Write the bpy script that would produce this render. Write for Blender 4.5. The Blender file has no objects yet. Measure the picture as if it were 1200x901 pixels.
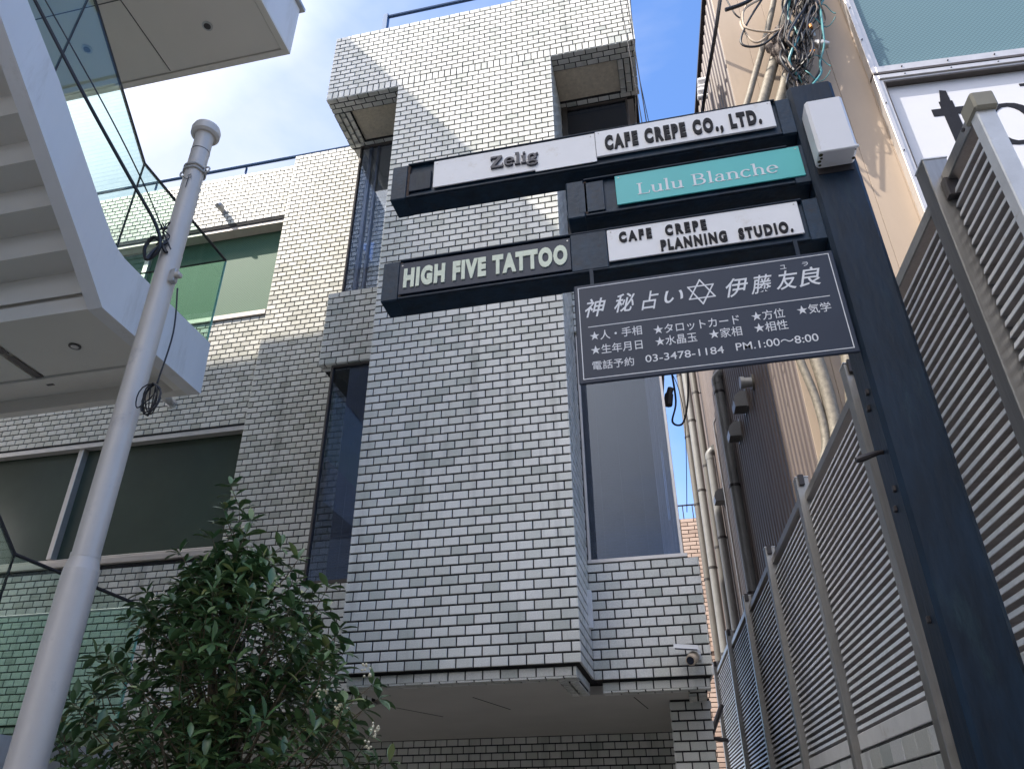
import bpy, math, random
from mathutils import Vector, Matrix
random.seed(7)
R = math.radians
scn = bpy.context.scene
COL = scn.collection

# ------------------------------------------------------------------ camera
CX = Vector((0.9761382, 0.2170432, -0.0068168))       # image right in world axes
CD = Vector((-0.1165653, 0.4972432, -0.8597451))      # image down
CF = Vector((-0.1832123, 0.8400247, 0.5106778))       # view direction
EYE = Vector((0.0, 0.0, 1.55))
camd = bpy.data.cameras.new("camera")
cam = bpy.data.objects.new("camera", camd)
COL.objects.link(cam)
camd.sensor_width = 36.0
camd.lens = 899.0 / 1200.0 * 36.0
camd.clip_start = 0.05
camd.clip_end = 3000.0
cam.matrix_world = Matrix((
    (CX.x, -CD.x, -CF.x, EYE.x),
    (CX.y, -CD.y, -CF.y, EYE.y),
    (CX.z, -CD.z, -CF.z, EYE.z),
    (0, 0, 0, 1)))
scn.camera = cam

# ------------------------------------------------------------------ light
SUN = Vector((-1.0, -0.7, 1.46)).normalized()
SKY_STRENGTH = 0.15
SUN_STRENGTH = 2.0
EXPOSURE = 1.75
world = bpy.data.worlds.new("World")
scn.world = world
world.use_nodes = True
wn = world.node_tree
wn.nodes.clear()
w_out = wn.nodes.new("ShaderNodeOutputWorld")
w_bg = wn.nodes.new("ShaderNodeBackground")
w_sky = wn.nodes.new("ShaderNodeTexSky")
w_sky.sky_type = 'NISHITA'
w_sky.sun_disc = False
w_sky.sun_elevation = math.asin(SUN.z)
w_sky.sun_rotation = math.atan2(SUN.x, SUN.y)
w_sky.air_density = 1.0
w_sky.dust_density = 0.6
w_sky.ozone_density = 2.0
w_tc = wn.nodes.new("ShaderNodeTexCoord")
w_map = wn.nodes.new("ShaderNodeMapping")
w_map.inputs['Scale'].default_value = (1.0, 1.0, 1.9)
w_n = wn.nodes.new("ShaderNodeTexNoise")
w_n.inputs['Scale'].default_value = 1.7
w_n.inputs['Detail'].default_value = 7.0
w_n.inputs['Roughness'].default_value = 0.55
w_n.inputs['Distortion'].default_value = 0.4
w_dot = wn.nodes.new("ShaderNodeVectorMath"); w_dot.operation = 'DOT_PRODUCT'
w_dot.inputs[1].default_value = (-0.88, -0.42, 0.0)
w_add = wn.nodes.new("ShaderNodeMath"); w_add.operation = 'MULTIPLY_ADD'
w_add.inputs[1].default_value = 0.55
w_ramp = wn.nodes.new("ShaderNodeValToRGB")
w_ramp.color_ramp.elements[0].position = 0.30
w_ramp.color_ramp.elements[0].color = (0, 0, 0, 1)
w_ramp.color_ramp.elements[1].position = 0.78
w_ramp.color_ramp.elements[1].color = (1, 1, 1, 1)
w_mix = wn.nodes.new("ShaderNodeMixRGB")
w_sd = wn.nodes.new("ShaderNodeVectorMath"); w_sd.operation = 'DOT_PRODUCT'
w_sd.inputs[1].default_value = SUN
w_g = wn.nodes.new("ShaderNodeMapRange")          # clouds brighter towards the sun, boosted out of view to fill the shade
w_g.inputs[1].default_value = 0.60; w_g.inputs[2].default_value = 1.0
w_g.inputs[3].default_value = 0.0; w_g.inputs[4].default_value = 1.0
w_cl = wn.nodes.new("ShaderNodeMixRGB")
w_cl.inputs[1].default_value = (1.95, 2.06, 2.38, 1)
w_cl.inputs[2].default_value = (10.5, 9.9, 9.3, 1)
w_dim = wn.nodes.new("ShaderNodeVectorMath"); w_dim.operation = 'MULTIPLY'
w_dim.inputs[1].default_value = (0.50, 0.62, 0.78)
L = wn.links.new
L(w_tc.outputs['Generated'], w_map.inputs['Vector'])
L(w_map.outputs['Vector'], w_n.inputs['Vector'])
L(w_tc.outputs['Generated'], w_dot.inputs[0])
L(w_dot.outputs['Value'], w_add.inputs[0])
L(w_n.outputs['Fac'], w_add.inputs[2])
L(w_add.outputs[0], w_ramp.inputs['Fac'])
L(w_ramp.outputs['Color'], w_mix.inputs['Fac'])
L(w_tc.outputs['Generated'], w_sd.inputs[0]); L(w_sd.outputs['Value'], w_g.inputs[0])
L(w_g.outputs[0], w_cl.inputs[0]); L(w_cl.outputs[0], w_mix.inputs[2])
L(w_sky.outputs['Color'], w_dim.inputs[0]); L(w_dim.outputs[0], w_mix.inputs[1])
L(w_mix.outputs['Color'], w_bg.inputs['Color'])
w_bg.inputs['Strength'].default_value = SKY_STRENGTH
L(w_bg.outputs['Background'], w_out.inputs['Surface'])

sund = bpy.data.lights.new("sun", 'SUN')
sund.energy = SUN_STRENGTH
sund.angle = R(0.55)
sund.color = (1.0, 0.93, 0.82)
sun = bpy.data.objects.new("sun", sund)
COL.objects.link(sun)
sun.rotation_euler = SUN.to_track_quat('Z', 'Y').to_euler()
sun.location = (-20, -14, 30)

scn.view_settings.view_transform = 'Standard'
scn.view_settings.look = 'None'
scn.view_settings.exposure = EXPOSURE
scn.view_settings.gamma = 1.0
scn.view_settings.use_curve_mapping = False
scn.render.resolution_x = 1024
scn.render.resolution_y = 768
try:
    scn.cycles.max_bounces = 10
    scn.cycles.transparent_max_bounces = 16
except Exception:
    pass

# ------------------------------------------------------------------ materials
def mat(name, col, rough=0.6, metal=0.0, var=0.12, scale=6.0, bump=0.0, bscale=60.0, spec=0.5, dirt=None, dscale=1.5, stretch=None, coat=0.0):
    m = bpy.data.materials.new(name); m.use_nodes = True
    nt = m.node_tree; b = nt.nodes['Principled BSDF']
    lk = nt.links.new
    b.inputs['Roughness'].default_value = rough
    b.inputs['Metallic'].default_value = metal
    b.inputs['Specular IOR Level'].default_value = spec
    b.inputs['Coat Weight'].default_value = coat
    g = nt.nodes.new('ShaderNodeNewGeometry')
    mp = nt.nodes.new('ShaderNodeMapping')
    if stretch: mp.inputs['Scale'].default_value = stretch
    lk(g.outputs['Position'], mp.inputs['Vector'])
    n = nt.nodes.new('ShaderNodeTexNoise'); n.inputs['Scale'].default_value = scale
    n.inputs['Detail'].default_value = 6; n.inputs['Roughness'].default_value = 0.65
    lk(mp.outputs['Vector'], n.inputs['Vector'])
    r = nt.nodes.new('ShaderNodeValToRGB')
    r.color_ramp.elements[0].position = 0.3; r.color_ramp.elements[1].position = 0.7
    r.color_ramp.elements[0].color = tuple(c * (1 - var) for c in col[:3]) + (1,)
    r.color_ramp.elements[1].color = tuple(min(1, c * (1 + var)) for c in col[:3]) + (1,)
    lk(n.outputs['Fac'], r.inputs['Fac'])
    out = r.outputs['Color']
    if dirt:
        n2 = nt.nodes.new('ShaderNodeTexNoise'); n2.inputs['Scale'].default_value = dscale
        n2.inputs['Detail'].default_value = 8; n2.inputs['Roughness'].default_value = 0.75
        lk(mp.outputs['Vector'], n2.inputs['Vector'])
        r2 = nt.nodes.new('ShaderNodeValToRGB')
        r2.color_ramp.elements[0].position = 0.56; r2.color_ramp.elements[1].position = 0.74
        r2.color_ramp.elements[0].color = (0, 0, 0, 1); r2.color_ramp.elements[1].color = (1, 1, 1, 1)
        lk(n2.outputs['Fac'], r2.inputs['Fac'])
        mx = nt.nodes.new('ShaderNodeMixRGB'); mx.inputs[2].default_value = tuple(dirt[:3]) + (1,)
        lk(r2.outputs['Color'], mx.inputs['Fac']); lk(out, mx.inputs[1]); out = mx.outputs['Color']
    lk(out, b.inputs['Base Color'])
    if bump:
        n3 = nt.nodes.new('ShaderNodeTexNoise'); n3.inputs['Scale'].default_value = bscale
        n3.inputs['Detail'].default_value = 4
        lk(mp.outputs['Vector'], n3.inputs['Vector'])
        bp = nt.nodes.new('ShaderNodeBump'); bp.inputs['Strength'].default_value = bump
        bp.inputs['Distance'].default_value = 0.004
        lk(n3.outputs['Fac'], bp.inputs['Height']); lk(bp.outputs['Normal'], b.inputs['Normal'])
    return m

def tile_mat(name, light, mid, dark, rough=0.3, bumpy=0.25):
    """glazed tile: every tile (island or object) picks its own tone, with fine speckle"""
    m = bpy.data.materials.new(name); m.use_nodes = True
    nt = m.node_tree; b = nt.nodes['Principled BSDF']; lk = nt.links.new
    g = nt.nodes.new('ShaderNodeNewGeometry'); oi = nt.nodes.new('ShaderNodeObjectInfo')
    a = nt.nodes.new('ShaderNodeMath'); a.operation = 'ADD'
    f = nt.nodes.new('ShaderNodeMath'); f.operation = 'FRACT'
    lk(g.outputs['Random Per Island'], a.inputs[0]); lk(oi.outputs['Random'], a.inputs[1]); lk(a.outputs[0], f.inputs[0])
    r = nt.nodes.new('ShaderNodeValToRGB')
    e = r.color_ramp.elements
    e[0].position = 0.0; e[0].color = light + (1,)
    e[1].position = 1.0; e[1].color = dark + (1,)
    for p, c in ((0.52, tuple(x * 0.95 for x in light)), (0.62, mid), (0.88, tuple(x * 0.93 for x in mid)), (0.95, dark)):
        k = e.new(p); k.color = tuple(c) + (1,)
    lk(f.outputs[0], r.inputs['Fac'])
    n = nt.nodes.new('ShaderNodeTexNoise'); n.inputs['Scale'].default_value = 170; n.inputs['Detail'].default_value = 3
    lk(g.outputs['Position'], n.inputs['Vector'])
    n4 = nt.nodes.new('ShaderNodeTexNoise'); n4.inputs['Scale'].default_value = 1.3; n4.inputs['Detail'].default_value = 5
    lk(g.outputs['Position'], n4.inputs['Vector'])
    mr = nt.nodes.new('ShaderNodeMapRange'); mr.inputs[1].default_value = 0.35; mr.inputs[2].default_value = 0.65
    mr.inputs[3].default_value = 0.87; mr.inputs[4].default_value = 1.04
    lk(n.outputs['Fac'], mr.inputs[0])
    mr2 = nt.nodes.new('ShaderNodeMapRange'); mr2.inputs[1].default_value = 0.35; mr2.inputs[2].default_value = 0.65
    mr2.inputs[3].default_value = 0.90; mr2.inputs[4].default_value = 1.03
    lk(n4.outputs['Fac'], mr2.inputs[0])
    mm = nt.nodes.new('ShaderNodeMath'); mm.operation = 'MULTIPLY'
    lk(mr.outputs[0], mm.inputs[0])
    mps = nt.nodes.new('ShaderNodeMapping'); mps.inputs['Scale'].default_value = (7, 7, 0.35)
    lk(g.outputs['Position'], mps.inputs['Vector'])
    n5 = nt.nodes.new('ShaderNodeTexNoise'); n5.inputs['Scale'].default_value = 1.0; n5.inputs['Detail'].default_value = 6
    lk(mps.outputs['Vector'], n5.inputs['Vector'])
    mr3 = nt.nodes.new('ShaderNodeMapRange'); mr3.inputs[1].default_value = 0.56; mr3.inputs[2].default_value = 0.74
    mr3.inputs[3].default_value = 1.0; mr3.inputs[4].default_value = 0.72
    lk(n5.outputs['Fac'], mr3.inputs[0])
    mm3 = nt.nodes.new('ShaderNodeMath'); mm3.operation = 'MULTIPLY'
    lk(mr2.outputs[0], mm3.inputs[0]); lk(mr3.outputs[0], mm3.inputs[1]); lk(mm3.outputs[0], mm.inputs[1])
    hs = nt.nodes.new('ShaderNodeVectorMath'); hs.operation = 'SCALE'
    lk(r.outputs['Color'], hs.inputs[0]); lk(mm.outputs[0], hs.inputs['Scale'])
    lk(hs.outputs[0], b.inputs['Base Color'])
    b.inputs['Roughness'].default_value = rough
    n3 = nt.nodes.new('ShaderNodeTexNoise'); n3.inputs['Scale'].default_value = 26
    lk(g.outputs['Position'], n3.inputs['Vector'])
    bp = nt.nodes.new('ShaderNodeBump'); bp.inputs['Strength'].default_value = bumpy; bp.inputs['Distance'].default_value = 0.003
    lk(n3.outputs['Fac'], bp.inputs['Height']); lk(bp.outputs['Normal'], b.inputs['Normal'])
    return m

def glass_mat(name, tint, refl=0.12, rough=0.01, reflcol=(1, 1, 1)):
    m = bpy.data.materials.new(name); m.use_nodes = True
    nt = m.node_tree; nt.nodes.clear(); lk = nt.links.new
    o = nt.nodes.new('ShaderNodeOutputMaterial'); mix = nt.nodes.new('ShaderNodeMixShader')
    t = nt.nodes.new('ShaderNodeBsdfTransparent'); t.inputs['Color'].default_value = tint + (1,)
    gl = nt.nodes.new('ShaderNodeBsdfGlossy'); gl.inputs['Roughness'].default_value = rough
    gl.inputs['Color'].default_value = reflcol + (1,)
    fr = nt.nodes.new('ShaderNodeLayerWeight'); fr.inputs['Blend'].default_value = 0.5
    pw = nt.nodes.new('ShaderNodeMath'); pw.operation = 'POWER'; pw.inputs[1].default_value = 4.0
    ad = nt.nodes.new('ShaderNodeMath'); ad.operation = 'ADD'; ad.inputs[1].default_value = refl; ad.use_clamp = True
    g = nt.nodes.new('ShaderNodeNewGeometry')
    n3 = nt.nodes.new('ShaderNodeTexNoise'); n3.inputs['Scale'].default_value = 1.2
    lk(g.outputs['Position'], n3.inputs['Vector'])
    bp = nt.nodes.new('ShaderNodeBump'); bp.inputs['Strength'].default_value = 0.05; bp.inputs['Distance'].default_value = 0.02
    lk(n3.outputs['Fac'], bp.inputs['Height']); lk(bp.outputs['Normal'], gl.inputs['Normal'])
    lk(fr.outputs['Facing'], pw.inputs[0]); lk(pw.outputs[0], ad.inputs[0]); lk(ad.outputs[0], mix.inputs[0])
    lk(t.outputs[0], mix.inputs[1]); lk(gl.outputs[0], mix.inputs[2]); lk(mix.outputs[0], o.inputs['Surface'])
    return m

def wired_glass(name, col, rough, scale=45.0, spec=0.5):
    m = bpy.data.materials.new(name); m.use_nodes = True
    nt = m.node_tree; b = nt.nodes['Principled BSDF']; lk = nt.links.new
    g = nt.nodes.new('ShaderNodeNewGeometry')
    sx = nt.nodes.new('ShaderNodeSeparateXYZ'); lk(g.outputs['Position'], sx.inputs[0])
    def wave(sign):
        a = nt.nodes.new('ShaderNodeMath'); a.operation = 'MULTIPLY_ADD'; a.inputs[1].default_value = sign
        lk(sx.outputs['X'], a.inputs[0]); lk(sx.outputs['Z'], a.inputs[2])
        s = nt.nodes.new('ShaderNodeMath'); s.operation = 'MULTIPLY'; s.inputs[1].default_value = scale
        lk(a.outputs[0], s.inputs[0])
        f = nt.nodes.new('ShaderNodeMath'); f.operation = 'FRACT'; lk(s.outputs[0], f.inputs[0])
        c = nt.nodes.new('ShaderNodeMath'); c.operation = 'LESS_THAN'; c.inputs[1].default_value = 0.16
        lk(f.outputs[0], c.inputs[0]); return c
    w1, w2 = wave(1.0), wave(-1.0)
    mx = nt.nodes.new('ShaderNodeMath'); mx.operation = 'MAXIMUM'; lk(w1.outputs[0], mx.inputs[0]); lk(w2.outputs[0], mx.inputs[1])
    mc = nt.nodes.new('ShaderNodeMixRGB'); mc.inputs[1].default_value = col + (1,)
    mc.inputs[2].default_value = tuple(c * 0.62 for c in col) + (1,)
    lk(mx.outputs[0], mc.inputs[0]); lk(mc.outputs[0], b.inputs['Base Color'])
    b.inputs['Roughness'].default_value = rough; b.inputs['Specular IOR Level'].default_value = spec
    n = nt.nodes.new('ShaderNodeTexNoise'); n.inputs['Scale'].default_value = 120
    lk(g.outputs['Position'], n.inputs['Vector'])
    bp = nt.nodes.new('ShaderNodeBump'); bp.inputs['Strength'].default_value = 0.2; bp.inputs['Distance'].default_value = 0.003
    lk(n.outputs['Fac'], bp.inputs['Height']); lk(bp.outputs['Normal'], b.inputs['Normal'])
    return m

M = {}
M['tile'] = tile_mat("white_glazed_tile", (0.78, 0.765, 0.715), (0.70, 0.695, 0.635), (0.52, 0.535, 0.49))
M['wing_tile'] = tile_mat("cream_glazed_tile", (0.78, 0.755, 0.685), (0.70, 0.68, 0.60), (0.54, 0.53, 0.46))
M['pink_tile'] = tile_mat("pink_tile", (0.62, 0.48, 0.42), (0.56, 0.42, 0.36), (0.48, 0.36, 0.31), 0.5)
M['fence_tile'] = tile_mat("pale_wall_tile", (0.60, 0.60, 0.59), (0.50, 0.50, 0.47), (0.40, 0.42, 0.40), 0.4)
M['mortar'] = mat("dark_mortar", (0.028, 0.027, 0.028), 0.95, var=0.3, scale=30)
M['pink_mortar'] = mat("brown_mortar", (0.10, 0.075, 0.065), 0.95)
M['stucco'] = mat("beige_stucco", (0.66, 0.58, 0.45), 0.95, var=0.15, scale=30, bump=0.8, bscale=90)
M['ceiling'] = mat("grey_ceiling_board", (0.62, 0.59, 0.54), 0.85, var=0.05, scale=2)
M['white'] = mat("white_paint", (0.76, 0.735, 0.725), 0.5, var=0.03, scale=1.5, bump=0.05, bscale=20, dirt=(0.62, 0.585, 0.55), dscale=1.3, stretch=(3, 3, 0.5))
M['soffit'] = mat("soffit_paint", (0.74, 0.69, 0.62), 0.7, var=0.03, scale=1.2)
M['dark_steel'] = mat("dark_steel", (0.045, 0.04, 0.042), 0.45, 0.3, var=0.2)
M['brown_frame'] = mat("bronze_window_frame", (0.10, 0.085, 0.075), 0.45, 0.4, var=0.15)
M['alu'] = mat("aluminium_frame", (0.60, 0.57, 0.55), 0.4, 0.5, var=0.08, scale=10)
M['sill'] = mat("grey_metal_sill", (0.52, 0.47, 0.43), 0.5, 0.3, var=0.1, stretch=(1, 1, 12))
M['navy'] = mat("navy_painted_steel", (0.005, 0.016, 0.034), 0.5, 0.0, var=0.4, scale=7, bump=0.4, bscale=22, spec=0.3, dirt=(0.018, 0.044, 0.058), dscale=2.6, stretch=(2.5, 2.5, 0.7))
M['navy_arm'] = mat("navy_arm_paint", (0.008, 0.026, 0.052), 0.48, 0.0, spec=0.35, var=0.4, scale=14, bump=0.4, bscale=60, dirt=(0.022, 0.018, 0.018), dscale=13.0)
M['rust'] = mat("rusty_paint", (0.05, 0.03, 0.022), 0.8, var=0.5, scale=60, bump=0.8, bscale=80)
M['plate'] = mat("pale_sign_plate", (0.80, 0.80, 0.82), 0.45, var=0.03, scale=8, dirt=(0.62, 0.58, 0.53), dscale=7)
M['teal'] = mat("teal_sign_plate", (0.09, 0.50, 0.50), 0.4, var=0.03, scale=5)
M['charcoal'] = mat("charcoal_sign_plate", (0.024, 0.034, 0.060), 0.45, spec=0.35, var=0.06, scale=5)
M['letter_black'] = mat("black_letters", (0.014, 0.014, 0.018), 0.6, spec=0.2, var=0.2, scale=40)
M['letter_slate'] = mat("slate_letters", (0.07, 0.07, 0.085), 0.5, 0.3, var=0.2, scale=40)
M['letter_cream'] = mat("cream_letters", (0.68, 0.74, 0.60), 0.5, var=0.08, scale=40)
M['letter_white'] = mat("white_letters", (0.72, 0.74, 0.78), 0.5, var=0.03)
M['lampbox'] = mat("white_lamp_cover", (0.76, 0.76, 0.79), 0.35, var=0.02, scale=5, dirt=(0.60, 0.58, 0.52), dscale=3)
M['mould'] = mat("black_mould", (0.05, 0.045, 0.02), 0.9, var=0.6, scale=60)
M['pole'] = mat("grey_pole_paint", (0.61, 0.55, 0.49), 0.42, 0.1, var=0.06, scale=4, bump=0.05, bscale=40, dirt=(0.40, 0.37, 0.36), dscale=4)
M['galv'] = mat("galvanised_steel", (0.50, 0.49, 0.48), 0.5, 0.6, var=0.15, scale=20)
M['cable'] = mat("black_cable", (0.012, 0.012, 0.016), 0.45, var=0.2)
M['cream_cable'] = mat("cream_cable", (0.55, 0.44, 0.33), 0.5, var=0.1)
M['conduit'] = mat("weathered_conduit", (0.21, 0.185, 0.15), 0.6, 0.2, var=0.3, scale=30, bump=0.5, bscale=60, dirt=(0.16, 0.13, 0.10), dscale=14)
M['teal_wire'] = mat("teal_wire", (0.08, 0.28, 0.30), 0.5)
M['tape'] = mat("brown_tape", (0.14, 0.11, 0.095), 0.7, var=0.5, scale=50, bump=1.0, bscale=60)
M['orange'] = mat("orange_tag", (0.75, 0.28, 0.03), 0.5)
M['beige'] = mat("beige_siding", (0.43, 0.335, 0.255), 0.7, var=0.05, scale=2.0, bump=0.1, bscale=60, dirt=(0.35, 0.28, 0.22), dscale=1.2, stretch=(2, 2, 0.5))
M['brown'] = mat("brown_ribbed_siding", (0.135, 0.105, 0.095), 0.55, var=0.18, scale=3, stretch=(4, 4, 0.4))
M['pipe'] = mat("grey_drain_pipe", (0.20, 0.20, 0.20), 0.45, var=0.12, scale=8)
M['pipe_light'] = mat("light_drain_pipe", (0.115, 0.108, 0.10), 0.45, var=0.1, scale=8)
M['vent'] = mat("grey_vent_hood", (0.17, 0.17, 0.175), 0.4, 0.3, var=0.1)
M['fence_alu'] = mat("brushed_aluminium", (0.34, 0.325, 0.305), 0.38, 0.75, var=0.10, scale=14, bump=0.1, bscale=60, stretch=(8, 8, 0.6))
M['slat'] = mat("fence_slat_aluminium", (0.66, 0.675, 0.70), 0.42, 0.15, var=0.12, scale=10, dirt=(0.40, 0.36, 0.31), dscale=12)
M['slat_body'] = mat("shaded_slat_body", (0.29, 0.265, 0.245), 0.6, var=0.25, scale=14, dirt=(0.12, 0.10, 0.085), dscale=16)  # stained aluminium; shade of the gaps is put into this darker colour
M['cap'] = mat("olive_end_cap", (0.30, 0.28, 0.22), 0.6, var=0.12)
M['coping'] = mat("white_coping", (0.62, 0.61, 0.60), 0.5, var=0.06, scale=10, dirt=(0.45, 0.42, 0.38), dscale=8)
M['ground'] = mat("asphalt", (0.055, 0.055, 0.055), 0.9, var=0.25, scale=8, bump=0.6, bscale=90)
M['paving'] = mat("paving", (0.32, 0.31, 0.29), 0.85, var=0.15, scale=3)
M['city'] = mat("city_wall", (0.40, 0.38, 0.35), 0.8, var=0.1, scale=0.8)
M['caster'] = mat("white_render_wall", (0.66, 0.64, 0.62), 0.7, var=0.05, scale=1)
M['bark'] = mat("bark", (0.16, 0.12, 0.075), 0.85, var=0.3, scale=30, bump=0.6)
M['flower'] = mat("cream_flower", (0.72, 0.66, 0.48), 0.6, var=0.1)
M['win_upper'] = wired_glass("green_wired_glass", (0.11, 0.20, 0.135), 0.5, 30.0, 0.15)
M['win_lower'] = mat("shaded_green_glass", (0.056, 0.074, 0.056), 0.2, var=0.15, scale=1.0, spec=0.4)  # the upper windows' green glass, with shade put into a darker colour
M['win_teal'] = wired_glass("blue_wired_glass", (0.13, 0.215, 0.245), 0.4, 24.0, 0.3)
M['glass_bay'] = glass_mat("bay_glass", (0.67, 0.71, 0.78), 0.055, 0.015, (0.80, 0.88, 1.0))
M['glass_stair'] = glass_mat("green_stair_glass", (0.86, 0.955, 0.91), 0.03, 0.01, (0.9, 1.0, 0.97))
M['glass_edge'] = mat("glass_edge", (0.30, 0.52, 0.47), 0.2, var=0.05)
M['blind'] = mat("blind_slats", (0.10, 0.115, 0.15), 0.5, var=0.1)
M['blind_light'] = mat("pale_blind_slats", (0.42, 0.42, 0.47), 0.5, var=0.1)
M['interior'] = mat("dark_interior", (0.05, 0.05, 0.055), 0.9)
M['curtain'] = mat("curtain", (0.35, 0.38, 0.45), 0.8, var=0.2, scale=6, stretch=(6, 6, 0.3))
M['blue_rail'] = mat("blue_rail_paint", (0.04, 0.10, 0.22), 0.45, 0.2)
M['signwhite'] = mat("white_shop_sign", (0.62, 0.62, 0.66), 0.4, var=0.02)
M['cam_white'] = mat("white_plastic", (0.7, 0.7, 0.7), 0.35)
M['solar'] = mat("solar_cells", (0.015, 0.018, 0.03), 0.2)

def leaf_mat():
    m = bpy.data.materials.new("glossy_leaf"); m.use_nodes = True
    nt = m.node_tree; b = nt.nodes['Principled BSDF']; lk = nt.links.new
    g = nt.nodes.new('ShaderNodeNewGeometry'); oi = nt.nodes.new('ShaderNodeObjectInfo')
    a = nt.nodes.new('ShaderNodeMath'); a.operation = 'ADD'; f = nt.nodes.new('ShaderNodeMath'); f.operation = 'FRACT'
    lk(g.outputs['Random Per Island'], a.inputs[0]); lk(oi.outputs['Random'], a.inputs[1]); lk(a.outputs[0], f.inputs[0])
    r = nt.nodes.new('ShaderNodeValToRGB'); e = r.color_ramp.elements
    e[0].position = 0; e[0].color = (0.060, 0.125, 0.048, 1)
    e[1].position = 1; e[1].color = (0.34, 0.36, 0.12, 1)
    k = e.new(0.6); k.color = (0.090, 0.165, 0.060, 1)
    k = e.new(0.9); k.color = (0.15, 0.22, 0.08, 1)
    lk(f.outputs[0], r.inputs[0]); lk(r.outputs[0], b.inputs['Base Color'])
    b.inputs['Roughness'].default_value = 0.33
    b.inputs['Specular IOR Level'].default_value = 0.6
    return m
M['leaf'] = leaf_mat()

# ------------------------------------------------------------------ mesh helpers
class MB:
    def __init__(s): s.v = []; s.f = []
    def add(s, vs, fs):
        o = len(s.v); s.v += [tuple(v) for v in vs]; s.f += [tuple(i + o for i in f) for f in fs]; return s
    def box(s, x0, x1, y0, y1, z0, z1, T=None):
        vs = [Vector((x, y, z)) for z in (z0, z1) for y in (y0, y1) for x in (x0, x1)]
        if T: vs = [T(v) for v in vs]
        return s.add(vs, [(0, 2, 3, 1), (4, 5, 7, 6), (0, 1, 5, 4), (2, 6, 7, 3), (0, 4, 6, 2), (1, 3, 7, 5)])
    def bbox(s, x0, x1, y0, y1, z0, z1, b=0.004, T=None):
        """box with chamfered edges"""
        vs = []; key = {}
        X = (x0, x1); Y = (y0, y1); Z = (z0, z1)
        for i in (0, 1):
            for j in (0, 1):
                for k in (0, 1):
                    sx = b if i == 0 else -b; sy = b if j == 0 else -b; sz = b if k == 0 else -b
                    for ax, p in enumerate(((X[i], Y[j] + sy, Z[k] + sz), (X[i] + sx, Y[j], Z[k] + sz), (X[i] + sx, Y[j] + sy, Z[k]))):
                        key[(i, j, k, ax)] = len(vs); vs.append(Vector(p))
        fs = []
        for i in (0, 1):
            fs.append([key[(i, j, k, 0)] for j, k in ((0, 0), (1, 0), (1, 1), (0, 1))])
            fs.append([key[(j, i, k, 1)] for j, k in ((0, 0), (1, 0), (1, 1), (0, 1))])
            fs.append([key[(j, k, i, 2)] for j, k in ((0, 0), (1, 0), (1, 1), (0, 1))])
        for a in (0, 1):
            for c in (0, 1):
                fs.append([key[(a, c, 0, 0)], key[(a, c, 1, 0)], key[(a, c, 1, 1)], key[(a, c, 0, 1)]])
                fs.append([key[(a, 0, c, 0)], key[(a, 1, c, 0)], key[(a, 1, c, 2)], key[(a, 0, c, 2)]])
                fs.append([key[(0, a, c, 1)], key[(1, a, c, 1)], key[(1, a, c, 2)], key[(0, a, c, 2)]])
        for i in (0, 1):
            for j in (0, 1):
                for k in (0, 1): fs.append([key[(i, j, k, 0)], key[(i, j, k, 1)], key[(i, j, k, 2)]])
        if T: vs = [T(v) for v in vs]
        return s.add(vs, fs)
    def prism(s, pts, d):
        """closed planar outline (3D points) pushed by vector d"""
        n = len(pts); pts = [Vector(p) for p in pts]; d = Vector(d)
        vs = pts + [p + d for p in pts]
        fs = [tuple(range(n)), tuple(range(2 * n - 1, n - 1, -1))] + [(i, (i + 1) % n, n + (i + 1) % n, n + i) for i in range(n)]
        return s.add(vs, fs)
    def tube(s, pts, r, seg=8, cap=True):
        pts = [Vector(p) for p in pts]; n = len(pts)
        rr = r if isinstance(r, (list, tuple)) else [r] * n
        up = None; rings = []
        for i, p in enumerate(pts):
            t = (pts[min(i + 1, n - 1)] - pts[max(i - 1, 0)])
            t = t.normalized() if t.length > 1e-9 else Vector((0, 0, 1))
            if up is None: up = t.orthogonal().normalized()
            up = (up - t * up.dot(t))
            up = up.normalized() if up.length > 1e-6 else t.orthogonal().normalized()
            w = t.cross(up)
            rings.append([p + (up * math.cos(a) + w * math.sin(a)) * rr[i] for a in [2 * math.pi * k / seg for k in range(seg)]])
        vs = [v for ring in rings for v in ring]
        fs = [(i * seg + k, i * seg + (k + 1) % seg, (i + 1) * seg + (k + 1) % seg, (i + 1) * seg + k) for i in range(n - 1) for k in range(seg)]
        if cap: fs += [tuple(range(seg - 1, -1, -1)), tuple(range((n - 1) * seg, n * seg))]
        return s.add(vs, fs)
    def build(s, name, m, parent=None, smooth=False, weld=False):
        me = bpy.data.meshes.new(name)
        me.from_pydata(s.v, [], s.f); me.update()
        import bmesh
        bm = bmesh.new(); bm.from_mesh(me)
        bmesh.ops.recalc_face_normals(bm, faces=bm.faces)
        bm.to_mesh(me); bm.free()
        if smooth:
            for p in me.polygons: p.use_smooth = True
            try: me.set_sharp_from_angle(angle=R(40))
            except Exception: pass
        me.materials.append(m)
        o = bpy.data.objects.new(name, me); COL.objects.link(o)
        if parent: o.parent = parent
        return o

def tag(o, label=None, cat=None, group=None, kind=None):
    if label: o['label'] = label
    if cat: o['category'] = cat
    if group: o['group'] = group
    if kind: o['kind'] = kind
    return o

def empty(name, label, cat, group=None):
    o = bpy.data.objects.new(name, None); COL.objects.link(o); o.empty_display_size = 0.2
    return tag(o, label, cat, group)

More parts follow.
